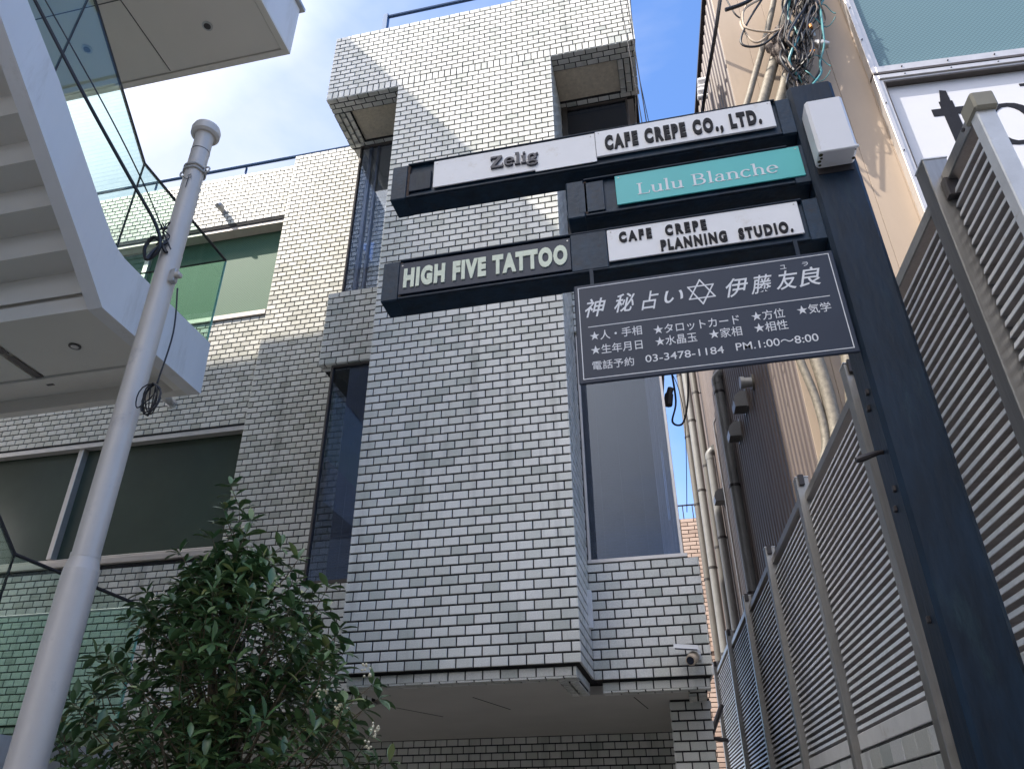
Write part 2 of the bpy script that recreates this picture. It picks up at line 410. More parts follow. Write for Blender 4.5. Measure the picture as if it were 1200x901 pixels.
def smooth_path(pts, n=6):
    pts = [Vector(p) for p in pts]; out = []
    P = [pts[0]] + pts + [pts[-1]]
    for i in range(1, len(P) - 2):
        for k in range(n):
            t = k / n; a, b, c, d = P[i - 1], P[i], P[i + 1], P[i + 2]
            out.append(0.5 * ((2 * b) + (c - a) * t + (2 * a - 5 * b + 4 * c - d) * t * t + (3 * b - a - 3 * c + d) * t ** 3))
    out.append(pts[-1]); return out

def rays(px, py):
    return CX * (px - 600) + CD * (py - 450.5) + CF * 899.0
def proj(p):
    d = Vector(p) - EYE; z = d.dot(CF)
    if z <= 0.01: return None
    return (600 + 899 * d.dot(CX) / z, 450.5 + 899 * d.dot(CD) / z)
# frame of the alley (the beige building, the fence and the alley side of the tiled one run 3.83 degrees off)
NV = Vector((0.9977673, 0.0667865, 0)); DV = Vector((-0.0667865, 0.9977673, 0))
def F(n, u, z): return NV * n + DV * u + Vector((0, 0, z))
def FT(v): return F(v[0], v[1], v[2])

# ------------------------------------------------------------------ bricks
BL, RH = 0.1172, 0.069
BRICKS = []     # (wall object, origin, w, h, U, V, N, material)
def brick_face(wall, P0, U, V, W, H, par=0, holes=(), bl=BL, rh=RH, jx=0.0090, jz=0.0122, m='tile', soldier=False, store=None):
    P0 = Vector(P0); U = Vector(U).normalized(); V = Vector(V).normalized(); N = U.cross(V)
    lst = BRICKS if store is None else store
    rows = max(1, round(H / rh)); rh2 = H / rows
    for r in range(rows):
        v0 = r * rh2 + jz / 2; v1 = (r + 1) * rh2 - jz / 2
        off = -bl / 2 if (r + par) % 2 and not soldier else 0.0
        k = 0
        while True:
            a = off + k * bl; b = a + bl; k += 1
            if a > W - 0.012: break
            a = max(a, 0.0); b = min(b, W)
            a += jx / 2 if a > 0 else 0.0; b -= jx / 2 if b < W else 0.0
            segs = [(a, b)]
            for (h0, h1, g0, g1) in holes:
                if v1 > g0 + 0.01 and v0 < g1 - 0.01:
                    ns = []
                    for (s0, s1) in segs:
                        if s1 <= h0 or s0 >= h1: ns.append((s0, s1)); continue
                        if s0 < h0: ns.append((s0, h0))
                        if s1 > h1: ns.append((h1, s1))
                    segs = ns
            for (s0, s1) in segs:
                if s1 - s0 > 0.012:
                    lst.append((wall, P0 + U * s0 + V * v0 + N * random.uniform(-0.0008, 0.0008), s1 - s0, v1 - v0, U, V, N, m))

def brick_geo(o, w, h, U, V, N, b=0.0028, d=0.013):
    vs = []; ta = random.uniform(-.009, .009); tb = random.uniform(-.012, .012)
    for (x, y, z) in ((0, 0, -d), (w, 0, -d), (w, h, -d), (0, h, -d), (0, 0, -b), (w, 0, -b), (w, h, -b), (0, h, -b), (b, b, 0), (w - b, b, 0), (w - b, h - b, 0), (b, h - b, 0)):
        if z > -d: z += (x - w / 2) * ta + (y - h / 2) * tb
        vs.append(o + U * x + V * y + N * z)
    fs = [(8, 9, 10, 11)] + [(4 + i, 4 + (i + 1) % 4, 8 + (i + 1) % 4, 8 + i) for i in range(4)] + [(i, (i + 1) % 4, 4 + (i + 1) % 4, 4 + i) for i in range(4)]
    return vs, fs

def emit_bricks(lst, limit, name='brick', skip=None):
    sc_ = []
    for i, (wall, o, w, h, U, V, N, m) in enumerate(lst):
        c = o + U * w / 2 + V * h / 2
        if N.dot(EYE - c) <= 0: continue
        if skip and skip(c): continue
        q = [proj(o), proj(o + U * w), proj(o + U * w + V * h), proj(o + V * h)]
        if any(p is None for p in q): continue
        if not all(5 < p[0] < 1195 and 5 < p[1] < 896 for p in q): continue
        ar = abs(sum(q[k][0] * q[(k + 1) % 4][1] - q[(k + 1) % 4][0] * q[k][1] for k in range(4))) / 2
        sc_.append((ar, i))
    sc_.sort(reverse=True)
    single = set(i for a, i in sc_[:limit])
    cache = {}; rest = {}
    X, Y, Z = Vector((1, 0, 0)), Vector((0, 1, 0)), Vector((0, 0, 1))
    for i, (wall, o, w, h, U, V, N, m) in enumerate(lst):
        if i in single:
            key = (round(w, 3), round(h, 3), m, i % 5)
            if key not in cache:
                vs, fs = brick_geo(Vector((0, 0, 0)), w, h, X, Y, Z)
                me = bpy.data.meshes.new(name); me.from_pydata([tuple(v) for v in vs], [], fs); me.update()
                me.materials.append(M[m]); cache[key] = me
            ob = bpy.data.objects.new(name, cache[key]); COL.objects.link(ob)
            mt = Matrix((U, V, N)).transposed().to_4x4(); mt.translation = o
            ob.parent = wall; ob.matrix_world = mt
        else:
            rest.setdefault((wall.name, m), MB()).add(*brick_geo(o, w, h, U, V, N))
    for (wname, m), mb in rest.items():
        me = bpy.data.meshes.new(name + '_field'); me.from_pydata(mb.v, [], mb.f); me.update()
        me.materials.append(M[m])
        ob = bpy.data.objects.new(name + '_field', me); COL.objects.link(ob)
        ob.parent = bpy.data.objects[wname]; ob['kind'] = 'stuff'

# ------------------------------------------------------------------ ground
g = MB().add([(-400, -400, 0), (400, -400, 0), (400, 400, 0), (-400, 400, 0)], [(0, 1, 2, 3)]).build('ground', M['ground'])
tag(g, 'dark asphalt ground running out to the horizon', 'ground', kind='structure')
pv = MB().box(-12, 0.9, -9, 12, 0.0, 0.12).build('pavement', M['paving'])
tag(pv, 'pale paved forecourt below the tiled building', 'pavement', kind='structure')

# ================================================================== tiled building
TB = empty('tiled_building', 'white tiled building with a projecting central bay under a diagonal shadow', 'building')
x, y_, z = Vector((1, 0, 0)), Vector((0, 1, 0)), Vector((0, 0, 1))
PX, PY = (1, 0, 0), (0, 1, 0)
ZUP = (0, 0, 1)
e = 0.007
SD = (-0.0668, 0.9978, 0)     # direction of the alley side
ZB, ZS = 2.505, 8.430         # underside of the bay, underside of the top storey

# central bay
wb = MB().box(-2.30 + e, -0.66 - e, 5.0 + e, 6.6, ZB + e, 8.5).build('bay_wall', M['mortar'], TB)
brick_face(wb, (-2.30, 5.0, ZB), PX, ZUP, 1.64, ZS - ZB, 0)
brick_face(wb, (-0.66, 5.0, ZB), PY, ZUP, 0.66, ZS - ZB, 1)
# stepped-back band course and its underside
wbb = MB().box(-2.25 + e, -0.70 - e, 5.055 + e, 5.195, 2.43 + e, 2.52).box(-0.84, -0.70 - e, 5.195, 5.66, 2.43 + e, 2.52).build('base_band', M['mortar'], TB)
brick_face(wbb, (-2.25, 5.055, 2.437), PX, ZUP, 1.55, 0.066, 0)
brick_face(wbb, (-0.70, 5.055, 2.437), PY, ZUP, 0.64, 0.066, 0)
brick_face(wbb, (-2.25, 5.19, 2.43), PX, (0, -1, 0), 1.55, 0.135, 0)
brick_face(wbb, (-0.835, 5.20, 2.43), PX, (0, -1, 0), 0.135, -0.0001 + 0.069, 0)
brick_face(wbb, (-0.70, 5.19, 2.43), (0, 1, 0), (-1, 0, 0), 0.52, 0.135, 0)

# top storey that runs over both side bays
tp = [(-3.12 + e, 5.0 + e), (0.20 - e, 5.0 + e), (0.20 - e - 0.15, 7.3), (-3.12 + e, 7.3)]
wt = MB().prism([(a, b, 8.47) for a, b in tp], (0, 0, 1.01)).build('top_wall', M['mortar'], TB)
MB().box(-3.05, -1.03, 5.06, 7.2, 9.47, 9.48).build('roof_slab', M['mortar'], TB)
brick_face(wt, (-3.12, 5.0, 8.545), PX, ZUP, 3.32, 9.49 - 8.545, 0)
brick_face(wt, (-1.03, 5.0, 9.49), PX, ZUP, 1.23, 0.069, 0)
brick_face(wt, (-3.12, 5.0, ZS), PX, ZUP, 3.32, 0.115, 0, bl=0.0664, rh=0.115, soldier=True)
brick_face(wt, (0.20, 5.0, 8.43), SD, ZUP, 2.3, 1.10, 0)
MB().box(-1.02, 0.19, 5.02, 7.2, 9.47, 9.55).build('parapet', M['mortar'], TB)
# rings of tiles under the overhangs
def soffit_ring(part, x0, x1, zf, yb, outer_left, rows=3):
    d = 0.066 * rows
    brick_face(part, (x0, 5.0 + d, zf), PX, (0, -1, 0), x1 - x0, d, 0)
    brick_face(part, (x0, yb, zf), PX, (0, -1, 0), x1 - x0, 0.066, 1)
    if outer_left: brick_face(part, (x0 + d, 5.0 + d, zf), (0, 1, 0), (-1, 0, 0), yb - 5.0 - d - 0.066, d, 0)
    else: brick_face(part, (x1, 5.0 + d, zf), (0, 1, 0), (-1, 0, 0), yb - 5.0 - d - 0.066, d, 0)
sl = MB().box(-3.12 + e, -2.30, 5.0 + e, 5.2, ZS + e, 8.5).box(-3.12 + e, -2.92, 5.2, 5.72, ZS + e, 8.5).box(-2.92, -2.3, 5.62, 5.72, ZS + e, 8.5).build('soffit_edge', M['mortar'], TB)
soffit_ring(sl, -3.12, -2.30, ZS, 5.70, True)
sr = MB().box(-0.66, 0.20 - e, 5.0 + e, 5.2, ZS + e, 8.5).box(-0.005, 0.17, 5.2, 5.72, ZS + e, 8.5).box(-0.66, 0.0, 5.60, 5.72, ZS + e, 8.5).build('soffit_edge', M['mortar'], TB)
soffit_ring(sr, -0.66, 0.19, ZS, 5.68, False)
MB().box(-2.93, -2.3, 5.19, 5.64, 8.452, 8.5).build('ceiling_panel', M['stucco'], TB)
MB().box(-0.66, 0.0, 5.19, 5.62, 8.452, 8.5).build('ceiling_panel', M['stucco'], TB)
MB().box(-3.10, 0.12, 5.70, 7.2, 8.45, 8.49).build('ceiling_panel', M['ceiling'], TB)

# side bays: sill wall, floor band, glass corner boxes
def side_bay(x0, x1, left):
    nm = 'sill_wall'
    hi0, hi1 = 5.45, 6.31
    for (za, zb_, nm) in ((ZB, 3.335, 'sill_wall'), (hi0, hi1, 'floor_band_wall')):
        if left:
            w_ = MB().box(x0 + e, x1, 5.65 + e, 6.5, za + e, zb_ - 0.003).build(nm, M['mortar'], TB)
        else:
            w_ = MB().prism([(x0, 5.65 + e, za + e), (x1 - e, 5.65 + e, za + e), (x1 - e - 0.19, 8.4, za + e), (x0, 8.4, za + e)], (0, 0, zb_ - za - 0.01)).build(nm, M['mortar'], TB)
            brick_face(w_, (x1, 5.65, za), SD, ZUP, 2.7, zb_ - za, 1)
        brick_face(w_, (x0, 5.65, za), PX, ZUP, x1 - x0, zb_ - za, 1)
        if za == hi0:   # underside of the floor band
            for yy in (5.65,):
                brick_face(w_, (x0, 5.65 + 0.132, za), PX, (0, -1, 0), x1 - x0, 0.132, 0)
    # band course under the sill wall
    w2 = MB().box(x0 + 0.05, x1 - 0.05, 5.70 + e, 5.84, 2.43 + e, ZB + 0.02).build('base_band', M['mortar'], TB)
    brick_face(w2, (x0 + 0.05, 5.70, 2.437), PX, ZUP, x1 - x0 - 0.08, 0.066, 0)
    brick_face(w2, (x0 + 0.05, 5.835, 2.43), PX, (0, -1, 0), x1 - x0 - 0.08, 0.135, 0)
side_bay(-3.12, -2.30, True)
side_bay(-0.66, 0.155, False)
wre = MB().box(-0.02, 0.10, 5.84, 6.2, 2.432, 2.5).build('base_band', M['mortar'], TB)
brick_face(wre, (0.10, 5.84, 2.425), (0, 1, 0), (-1, 0, 0), 0.36, 0.135, 0)

def window_frame(x0, x1, y0, z0, z1, m, t=0.035, d=0.05, parent=None, name='window'):
    f = MB().bbox(x0, x1, y0, y0 + d, z0, z0 + t, 0.003).bbox(x0, x1, y0, y0 + d, z1 - t, z1, 0.003).bbox(x0, x0 + t, y0 + 0.001, y0 + d - 0.001, z0 + t, z1 - t, 0.003).bbox(x1 - t, x1, y0 + 0.001, y0 + d - 0.001, z0 + t, z1 - t, 0.003)
    return f.build(name, m, parent or TB)

def blind(x0, x1, y, z0, z1, parent, m='blind', pitch=0.025):
    b = MB(); zc = z0
    while zc < z1:
        b.add([(x0, y - 0.007, zc + 0.019), (x1, y - 0.007, zc + 0.019), (x1, y + 0.007, zc + 0.001), (x0, y + 0.007, zc + 0.001)], [(0, 1, 2, 3)])
        zc += pitch
    for k in range(3):
        xx = x0 + (x1 - x0) * (0.2 + 0.3 * k)
        b.box(xx - 0.001, xx + 0.001, y - 0.012, y - 0.011, z0, z1)
    o = b.build('blind', M[m], parent); o['kind'] = 'stuff'; return o

# left glass corner box: lower and upper storey
for (z0, z1, fm) in ((3.335, 5.45, 'brown_frame'), (6.31, 8.43, 'brown_frame')):
    wf = window_frame(-3.00, -2.30, 5.68, z0, z1, M[fm], 0.022)
    MB().box(-2.99, -2.31, 5.70, 5.706, z0 + 0.01, z1 - 0.01).build('pane', M['glass_bay'], wf)
    MB().box(-2.992, -2.986, 5.74, 6.48, z0 + 0.01, z1 - 0.01).build('pane', M['glass_bay'], wf)
    if z0 < 4:
        blind(-2.83, -2.31, 5.735, z0 + 0.03, z1 - 0.02, wf, 'blind_light')
        MB().box(-3.0, -2.3, 5.653, 5.74, z0 - 0.001, z0 + 0.028).build('sill', M['brown_frame'], wf)
    else:
        MB().bbox(-2.90, -2.86, 5.71, 5.77, z0, z1, 0.003).bbox(-2.80, -2.775, 5.71, 5.76, z0, z1, 0.003).build('mullion', M['alu'], wf)
        MB().box(-2.62, -2.55, 5.75, 6.4, z0, z1).build('mullion', M['brown_frame'], wf)
MB().box(-2.84, -2.31, 6.1, 6.12, 3.33, 5.4).build('interior_wall', M['interior'], TB)
# right glass corner box
for (z0, z1) in ((3.335, 5.45), (6.31, 8.43)):
    wf = window_frame(-0.66, 0.055, 5.68, z0, z1, M['alu'] if z0 < 4 else M['brown_frame'], 0.024)
    MB().box(-0.65, 0.045, 5.70, 5.706, z0 + 0.01, z1 - 0.01).build('pane', M['glass_bay'], wf)
    MB().prism([(0.048, 5.72, z0), (0.054, 5.72, z0), (-0.01, 6.6, z0), (-0.016, 6.6, z0)], (0, 0, z1 - z0)).build('pane', M['glass_bay'], wf)
    if z0 < 4:
        blind(-0.64, -0.09, 5.79, z0 + 0.03, z1 - 0.02, wf)
        cv = MB()
        for k in range(14):
            xx = -0.09 + k * 0.0095
            cv.box(xx, xx + 0.0085, 5.79 + (0.02 if k % 2 else 0.0), 5.80 + (0.02 if k % 2 else 0.0), z0, z1)
        cv.build('curtain', M['curtain'], wf)
        MB().bbox(-0.66, 0.08, 5.642, 5.72, z0 + 0.001, z0 + 0.03, 0.003).build('sill', M['alu'], wf)
        MB().box(-0.66, -0.655, 5.66, 5.70, z0, z1).build('frame_edge', M['dark_steel'], wf)
    else:
        MB().bbox(-0.658, -0.60, 5.66, 5.72, z0, z1, 0.003).build('mullion', M['brown_frame'], wf)
MB().box(-0.65, -0.03, 6.4, 6.45, 3.3, 8.43).build('interior_wall', M['interior'], TB)
core = MB().prism([(-2.3, 6.6, 3.3), (-0.1, 6.6, 3.3), (-0.25, 8.9, 3.3), (-2.3, 8.9, 3.3)], (0, 0, 5.2)).build('core_wall', M['mortar'], TB)
brick_face(core, (-0.10, 6.6, 3.335), SD, ZUP, 2.2, 5.1, 0)
jb = MB().bbox(-0.665, -0.63, 5.50, 5.55, 2.83, 3.10, 0.004).build('junction_box', M['cam_white'], TB)

# wing to the left: pilaster and window wall
wp = MB().box(-4.36 + e, -2.88, 6.5 + e, 8.2, ZB + e, 9.455).build('pilaster_wall', M['mortar'], TB)
brick_face(wp, (-4.36, 6.5, ZB), PX, ZUP, 1.48, 9.46 - ZB, 0, m='wing_tile')
XW = -9.0
ww = MB()
uw = (-8.6, -4.405, 6.985, 8.45); lw = (-8.8, -4.405, 4.10, 5.45)
Yw = 6.58
ww.box(XW, -4.36, Yw + e, Yw + 0.35, ZB + e, 3.985).box(XW, -4.36, Yw + e, Yw + 0.35, 5.45, 6.90).box(XW, -4.36, Yw + e, Yw + 0.35, 8.45, 9.385)
ww.box(-4.405, -4.36, Yw + e + .001, Yw + 0.35, 3.985, 5.45).box(-4.405, -4.36, Yw + e + .001, Yw + 0.35, 6.9, 8.45)
ww.box(XW, -8.6, Yw + e + .001, Yw + 0.35, 6.9, 8.45).box(XW, -8.8, Yw + e + .001, Yw + 0.35, 3.985, 5.45)
ww = ww.build('wing_wall', M['mortar'], TB)
brick_face(ww, (XW, Yw, ZB), PX, ZUP, -4.36 - XW, 9.39 - ZB, 0, m='wing_tile',
           holes=((uw[0] - XW, uw[1] - XW, 6.905 - ZB, 8.45 - ZB), (lw[0] - XW, lw[1] - XW, 3.985 - ZB, 5.45 - ZB)))
w3 = MB().box(XW, -3.1, 6.63 + e, 6.665, 2.43 + e, ZB + 0.02).build('base_band', M['mortar'], TB)
brick_face(w3, (XW, 6.63, 2.437), PX, ZUP, 5.8, 0.066, 1, m='wing_tile')
# windows of the wing
f = window_frame(uw[0], uw[1], Yw + 0.17, uw[2], uw[3] - 0.0, M['alu'], 0.03, 0.05)
MB().box(uw[0] + .01, uw[1] - .01, Yw + 0.19, Yw + 0.20, uw[2] + .01, uw[3] - .01).build('pane', M['win_upper'], f)
MB().bbox(-6.47, -6.40, Yw + 0.14, Yw + 0.22, uw[2] + .02, uw[3] - .02, 0.003).build('mullion', M['alu'], f)
MB().bbox(uw[0], uw[1] - .001, Yw - 0.025, Yw + 0.18, 6.915, 6.984, 0.006).build('sill', M['sill'], f)
MB().box(uw[0], uw[1] - .001, Yw + 0.02, Yw + 0.17, uw[3] - 0.05, uw[3] - .002).build('head_trim', M['sill'], f)
f = window_frame(lw[0], lw[1], Yw + 0.10, lw[2], lw[3], M['alu'], 0.03, 0.05)
MB().box(lw[0] + .01, lw[1] - .01, Yw + 0.12, Yw + 0.13, lw[2] + .01, lw[3] - .01).build('pane', M['win_lower'], f)
MB().bbox(-6.475, -6.415, Yw + 0.04, Yw + 0.15, lw[2] + .02, lw[3] - .02, 0.003).build('mullion', M['alu'], f)
MB().bbox(lw[0], lw[1] - .001, Yw - 0.03, Yw + 0.12, 3.995, 4.06, 0.006).bbox(lw[0], lw[1] - .001, Yw + 0.02, Yw + 0.12, 4.062, 4.098, 0.004).build('sill', M['sill'], f)
MB().box(lw[0], lw[1] - .001, Yw + 0.01, Yw + 0.10, lw[3] - 0.055, lw[3] - .002).build('head_trim', M['alu'], f)

# recessed ground floor
cl = MB().box(-9, -3.06, 6.66, 8.3, 2.44, 2.5).box(-3.06, -2.26, 5.84, 8.3, 2.4402, 2.5).box(-2.26, -0.83, 5.19, 8.3, 2.4404, 2.5).box(-0.83, 0.0, 5.84, 8.3, 2.4406, 2.5)
cl.build('ground_floor_ceiling', M['ceiling'], TB)
jt = MB()
for (a, b) in (((-1.55, 5.7), (-1.42, 6.35)), ((-0.42, 6.0), (-0.36, 6.6)), ((-2.3, 5.9), (-2.05, 6.6))):
    A = Vector((a[0], a[1], 2.4375)); B = Vector((b[0], b[1], 2.4375)); s_ = (B - A).normalized().cross(z) * 0.003
    jt.prism([A - s_, B - s_, B + s_, A + s_], (0, 0, 0.002))
jt.build('ceiling_crack', M['mortar'], TB)
gw = MB().box(-9, -0.18, 8.2 + e, 8.4, 0, 2.44).build('ground_floor_wall', M['mortar'], TB)
brick_face(gw, (-9, 8.2, 1.2), PX, ZUP, 8.85, 1.24, 0)
pl = MB().box(-0.18 + e, 0.12 - e, 6.2 + e, 8.4, 0, 2.44).build('pillar', M['mortar'], TB)
brick_face(pl, (-0.18, 6.2, 0.6), PX, ZUP, 0.30, 1.83, 0)
brick_face(pl, (-0.18, 8.2, 0.6), (0, -1, 0), ZUP, 2.0, 1.83, 0)
# rails on the roof
rr = MB().bbox(-2.62, -2.56, 5.08, 5.14, 9.48, 9.90, 0.004)
rr.tube([(-2.59, 5.11, 9.87), (0.1, 5.11, 9.87)], 0.022, 8)
rr.build('roof_rail', M['blue_rail'], TB)
rr = MB().tube([(-9, 6.62, 9.60), (-3.2, 6.62, 9.60)], 0.025, 8)
for xx in (-8, -6.6, -5.2, -3.7): rr.tube([(xx, 6.66, 9.35), (xx, 6.66, 9.60)], 0.015, 6)
rr.build('roof_rail', M['blue_rail'], TB)
# street signs etc hide the middle of the bay, so single tiles are spent on what can be seen
emit_bricks(BRICKS, 300, 'brick')

# round wall vents and the security camera
def wall_vent(p, label, r=0.045):
    v = empty('wall_vent', label, 'vent', 'round vents on the tiled wing')
    p = Vector(p)
    MB().tube([p, p + Vector((0, -0.10, 0)), p + Vector((0, -0.12, -0.01))], [r * 0.8, r * 0.8, r * 0.75], 14).build('neck', M['galv'], v, True)
    MB().tube([p + Vector((0, -0.06, 0.012)), p + Vector((0, -0.13, 0.0)), p + Vector((0, -0.15, -0.02))], [r, r, r * 0.6], 14).build('hood', M['galv'], v, True)
    MB().tube([p + Vector((0, 0.004, 0)), p + Vector((0, -0.012, 0))], r * 1.25, 16).build('flange', M['galv'], v, True)
wall_vent((-5.33, Yw, 8.74), 'round steel vent on the tiled wall above the green window')
wall_vent((-5.38, Yw, 5.83), 'round dark vent below the white landing beside the cable coil')
sc = empty('security_camera', 'small white security camera with solar panel at the bay corner', 'camera')
MB().bbox(0.06, 0.085, 5.60, 5.655, 2.60, 2.67, 0.004).build('bracket', M['cam_white'], sc)
MB().tube([(0.072, 5.60, 2.63), (0.05, 5.56, 2.62), (0.02, 5.53, 2.60)], 0.014, 8).build('arm', M['cam_white'], sc, True)
MB().tube([(0.035, 5.56, 2.615), (0.018, 5.48, 2.58), (0.010, 5.46, 2.572)], [0.038, 0.038, 0.034], 16).build('housing', M['cream_cable'], sc, True)
MB().tube([(0.011, 5.462, 2.573), (0.008, 5.454, 2.570)], 0.026, 16).build('lens', M['solar'], sc, True)
T_ = lambda v: Vector((v.x * 0.96, v.y * 0.90, v.x * -0.10 + v.y * 0.42 + v.z)) + Vector((-0.01, 5.52, 2.665))
spn = MB().bbox(-0.085, 0.085, -0.055, 0.055, 0, 0.012, 0.002, T_).build('solar_panel', M['cam_white'], sc)
MB().box(-0.077, 0.077, -0.047, 0.047, -0.002, -0.0005, T_).build('solar_cell', M['solar'], spn)
MB().box(-0.077, 0.077, -0.0575, -0.0555, 0.002, 0.010, T_).build('solar_rim', M['solar'], spn)

# ================================================================== white building with the outside stair
WB = empty('stair_building', 'white building with glass sided outside staircase at the left', 'building')
XS = -3.5
def stair_flight(dz, upper=True):
    yz = [(4.547, 5.040), (4.567, 4.580), (3.406, 4.583), (3.151, 4.811), (2.571, 5.296), (2.047, 5.730), (0.6, 6.93), (0.6, 7.23), (2.142, 6.014), (2.53, 5.745), (2.87, 5.455), (3.22, 5.165), (3.31, 5.095), (3.38, 5.058), (3.46, 5.040), (3.60, 5.038)]
    pts = [(XS, a, b + dz) for a, b in yz]
    MB().prism(pts, (-0.11, 0, 0)).build('stringer', M['white'], WB)
    # landing slab
    ld = MB().box(-7.0, XS - 0.111, 3.42, 4.10, 4.64 + dz, 5.03 + dz).box(-7.0, XS - 0.111, 4.10, 4.56, 4.70 + dz, 5.032 + dz).build('landing_slab', M['soffit'], WB)
    MB().box(-7.0, XS - 0.111, 3.40, 3.47, 4.584 + dz, 4.7 + dz).box(-7.0, XS - 0.111, 4.10, 4.17, 4.584 + dz, 4.71 + dz).box(-7.0, XS - 0.111, 4.49, 4.565, 4.582 + dz, 5.034 + dz).box(XS - 0.18, XS - 0.112, 3.47, 4.49, 4.586 + dz, 4.7 + dz).build('soffit_rib', M['soffit'], ld)
    MB().box(-4.52, XS - 0.19, 3.48, 4.09, 4.60 + dz, 4.64 + dz).box(-7.0, -4.62, 3.48, 4.09, 4.60 + dz, 4.64 + dz).build('soffit_panel', M['soffit'], ld)
    if dz == 0:
        MB().tube([(-4.01, 3.78, 4.597), (-4.01, 3.78, 4.592)], 0.042, 20).build('downlight', M['dark_steel'], ld, True)
        MB().tube([(-4.01, 3.78, 4.592), (-4.01, 3.78, 4.589)], 0.026, 16).build('downlight_lens', M['galv'], ld, True)
        dg_ = MB()
        for yy0 in (3.56, 3.80): dg_.box(-4.60, -4.54, yy0 + .0, yy0 + 0.42 if yy0 > 3.6 else yy0 + .2, 4.60, 4.603)
        dg_.build('vent_slot', M['dark_steel'], ld)
    # folded steps seen from below
    n = 13; run = 0.208; rise = 0.205
    lo = []; hi = []
    for k in range(n):
        ya = 3.385 - run * k; za = 4.72 + dz + rise * k
        lo += [(ya, za), (ya, za + rise)]; hi += [(ya + 0.05, za + 0.05), (ya + 0.05, za + rise + 0.05)]
    MB().prism([(-6.2, a, b) for a, b in lo + hi[::-1]], (6.2 + XS - 0.112, 0, 0)).build('stair_flight', M['soffit'], WB)
for dz in (0.0, -3.0): stair_flight(dz)

def pane(yz, dz, nm='glass_panel', x0=-3.535, t=0.012):
    o = MB().prism([(x0, a, b + dz) for a, b in yz], (-t, 0, 0)).build(nm, M['glass_stair'], WB)
    return o
def rail(pts, r=0.011, m='dark_steel', nm='handrail'):
    return MB().tube(pts, r, 6).build(nm, M[m], WB)
for dz in (0.0, -3.0):
    pane([(4.545, 4.60), (4.545, 5.91), (3.405, 5.91), (3.405, 4.62)], dz)
    pane([(3.398, 4.9), (3.398, 5.915), (2.512, 6.69), (2.512, 5.4)], dz)
    pane([(2.500, 5.5), (2.500, 6.70), (0.7, 8.27), (0.7, 6.9)], dz)
    MB().box(-6.6, -3.549, 4.530, 4.542, 4.60 + dz, 5.91 + dz).build('glass_panel', M['glass_stair'], WB)
    rail([(-3.541, 4.545, 5.917 + dz), (-3.541, 3.40, 5.917 + dz), (-3.541, 2.50, 6.70 + dz), (-3.541, 0.7, 8.27 + dz)], 0.012)
    rail([(-3.541, 4.537, 5.915 + dz), (-6.6, 4.537, 5.915 + dz)], 0.009, 'alu' if dz < 0 else 'dark_steel')
    MB().box(-3.549, -3.533, 3.399, 3.404, 5.04 + dz, 5.91 + dz).build('glass_joint', M['dark_steel'], WB)
    MB().box(-3.549, -3.533, 2.502, 2.510, 5.72 + dz, 6.69 + dz).build('glass_joint', M['dark_steel'], WB)
    MB().box(-3.550, -3.532, 4.546, 4.551, 4.60 + dz, 5.91 + dz).build('glass_joint', M['glass_edge'], WB)
# upper slab over everything
us = MB().box(-7.5, -2.836, -2.5, 3.846, 7.60, 8.22).build('upper_slab', M['white'], WB)
MB().box(-7.0, -2.90, -2.5, 3.78, 7.585, 7.605).build('soffit_panel', M['soffit'], us)
MB().box(-7.5, -2.836, 3.79, 3.846, 7.575, 7.599).box(-2.893, -2.8365, -2.5, 3.789, 7.576, 7.598).build('soffit_edge', M['soffit'], us)
MB().box(-3.983, -3.975, -2.5, 3.77, 7.582, 7.584).box(-5.10, -5.092, -2.5, 3.77, 7.582, 7.584).box(-7.0, -2.95, 3.06, 3.068, 7.5815, 7.5835).build('soffit_joint', M['dark_steel'], us)
MB().box(-7.5, -2.80, -2.5, 3.88, 8.221, 8.26).build('coping', M['galv'], us)
for (a, b) in ((-3.405, 3.44), (-4.561, 3.407), (-3.4, 1.6)):
    dl = MB().tube([(a, b, 7.586), (a, b, 7.576)], 0.045, 20).build('downlight', M['galv'], us, True)
    MB().tube([(a, b, 7.5765), (a, b, 7.574)], 0.030, 16).build('downlight_lens', M['dark_steel'], us, True)
# the body of the building, mostly outside the picture, whose roof throws the diagonal shadow
bd = MB().box(-16, -4.73, -7, 3.84, 8.261, 12.03).build('upper_storeys', M['caster'], WB)
bd2 = MB().box(-9.5, -6.9, -7, 4.4, 0, 7.59).build('lower_storeys', M['caster'], WB)

# ================================================================== grey steel pole with cables
PL = empty('steel_pole', 'tall grey steel pole with a capped top in front of the stairs', 'pole')
def P3(z_): return Vector((-2.715, 3.0, z_))
MB().tube([P3(0), P3(2.60), P3(2.64)], [0.080, 0.080, 0.078], 32).build('base_tube', M['pole'], PL, True)
MB().tube([P3(2.64), P3(2.70), P3(2.701)], [0.078, 0.065, 0.065], 32).build('taper_collar', M['pole'], PL, True)
MB().tube([P3(2.70), P3(4.55)], [0.0625, 0.0625], 32).build('shaft', M['pole'], PL, True)
MB().tube([P3(2.70), P3(2.72)], 0.0665, 32).build('ring', M['pole'], PL, True)
MB().tube([P3(4.5495), P3(5.02)], [0.0605, 0.0605], 32).build('shaft', M['pole'], PL, True)
MB().tube([P3(5.0), P3(5.40)], [0.0585, 0.0575], 32).build('neck', M['pole'], PL, True)
MB().tube([P3(5.40), P3(5.405)], 0.0590, 32).build('ring', M['dark_steel'], PL, True)
MB().tube([P3(5.405), P3(5.53), P3(5.56)], [0.0570, 0.0570, 0.066], 32).build('neck', M['pole'], PL, True)
MB().tube([P3(5.545), P3(5.56), P3(5.60), P3(5.625), P3(5.63)], [0.076, 0.090, 0.092, 0.084, 0.02], 32).build('cap', M['pole'], PL, True)
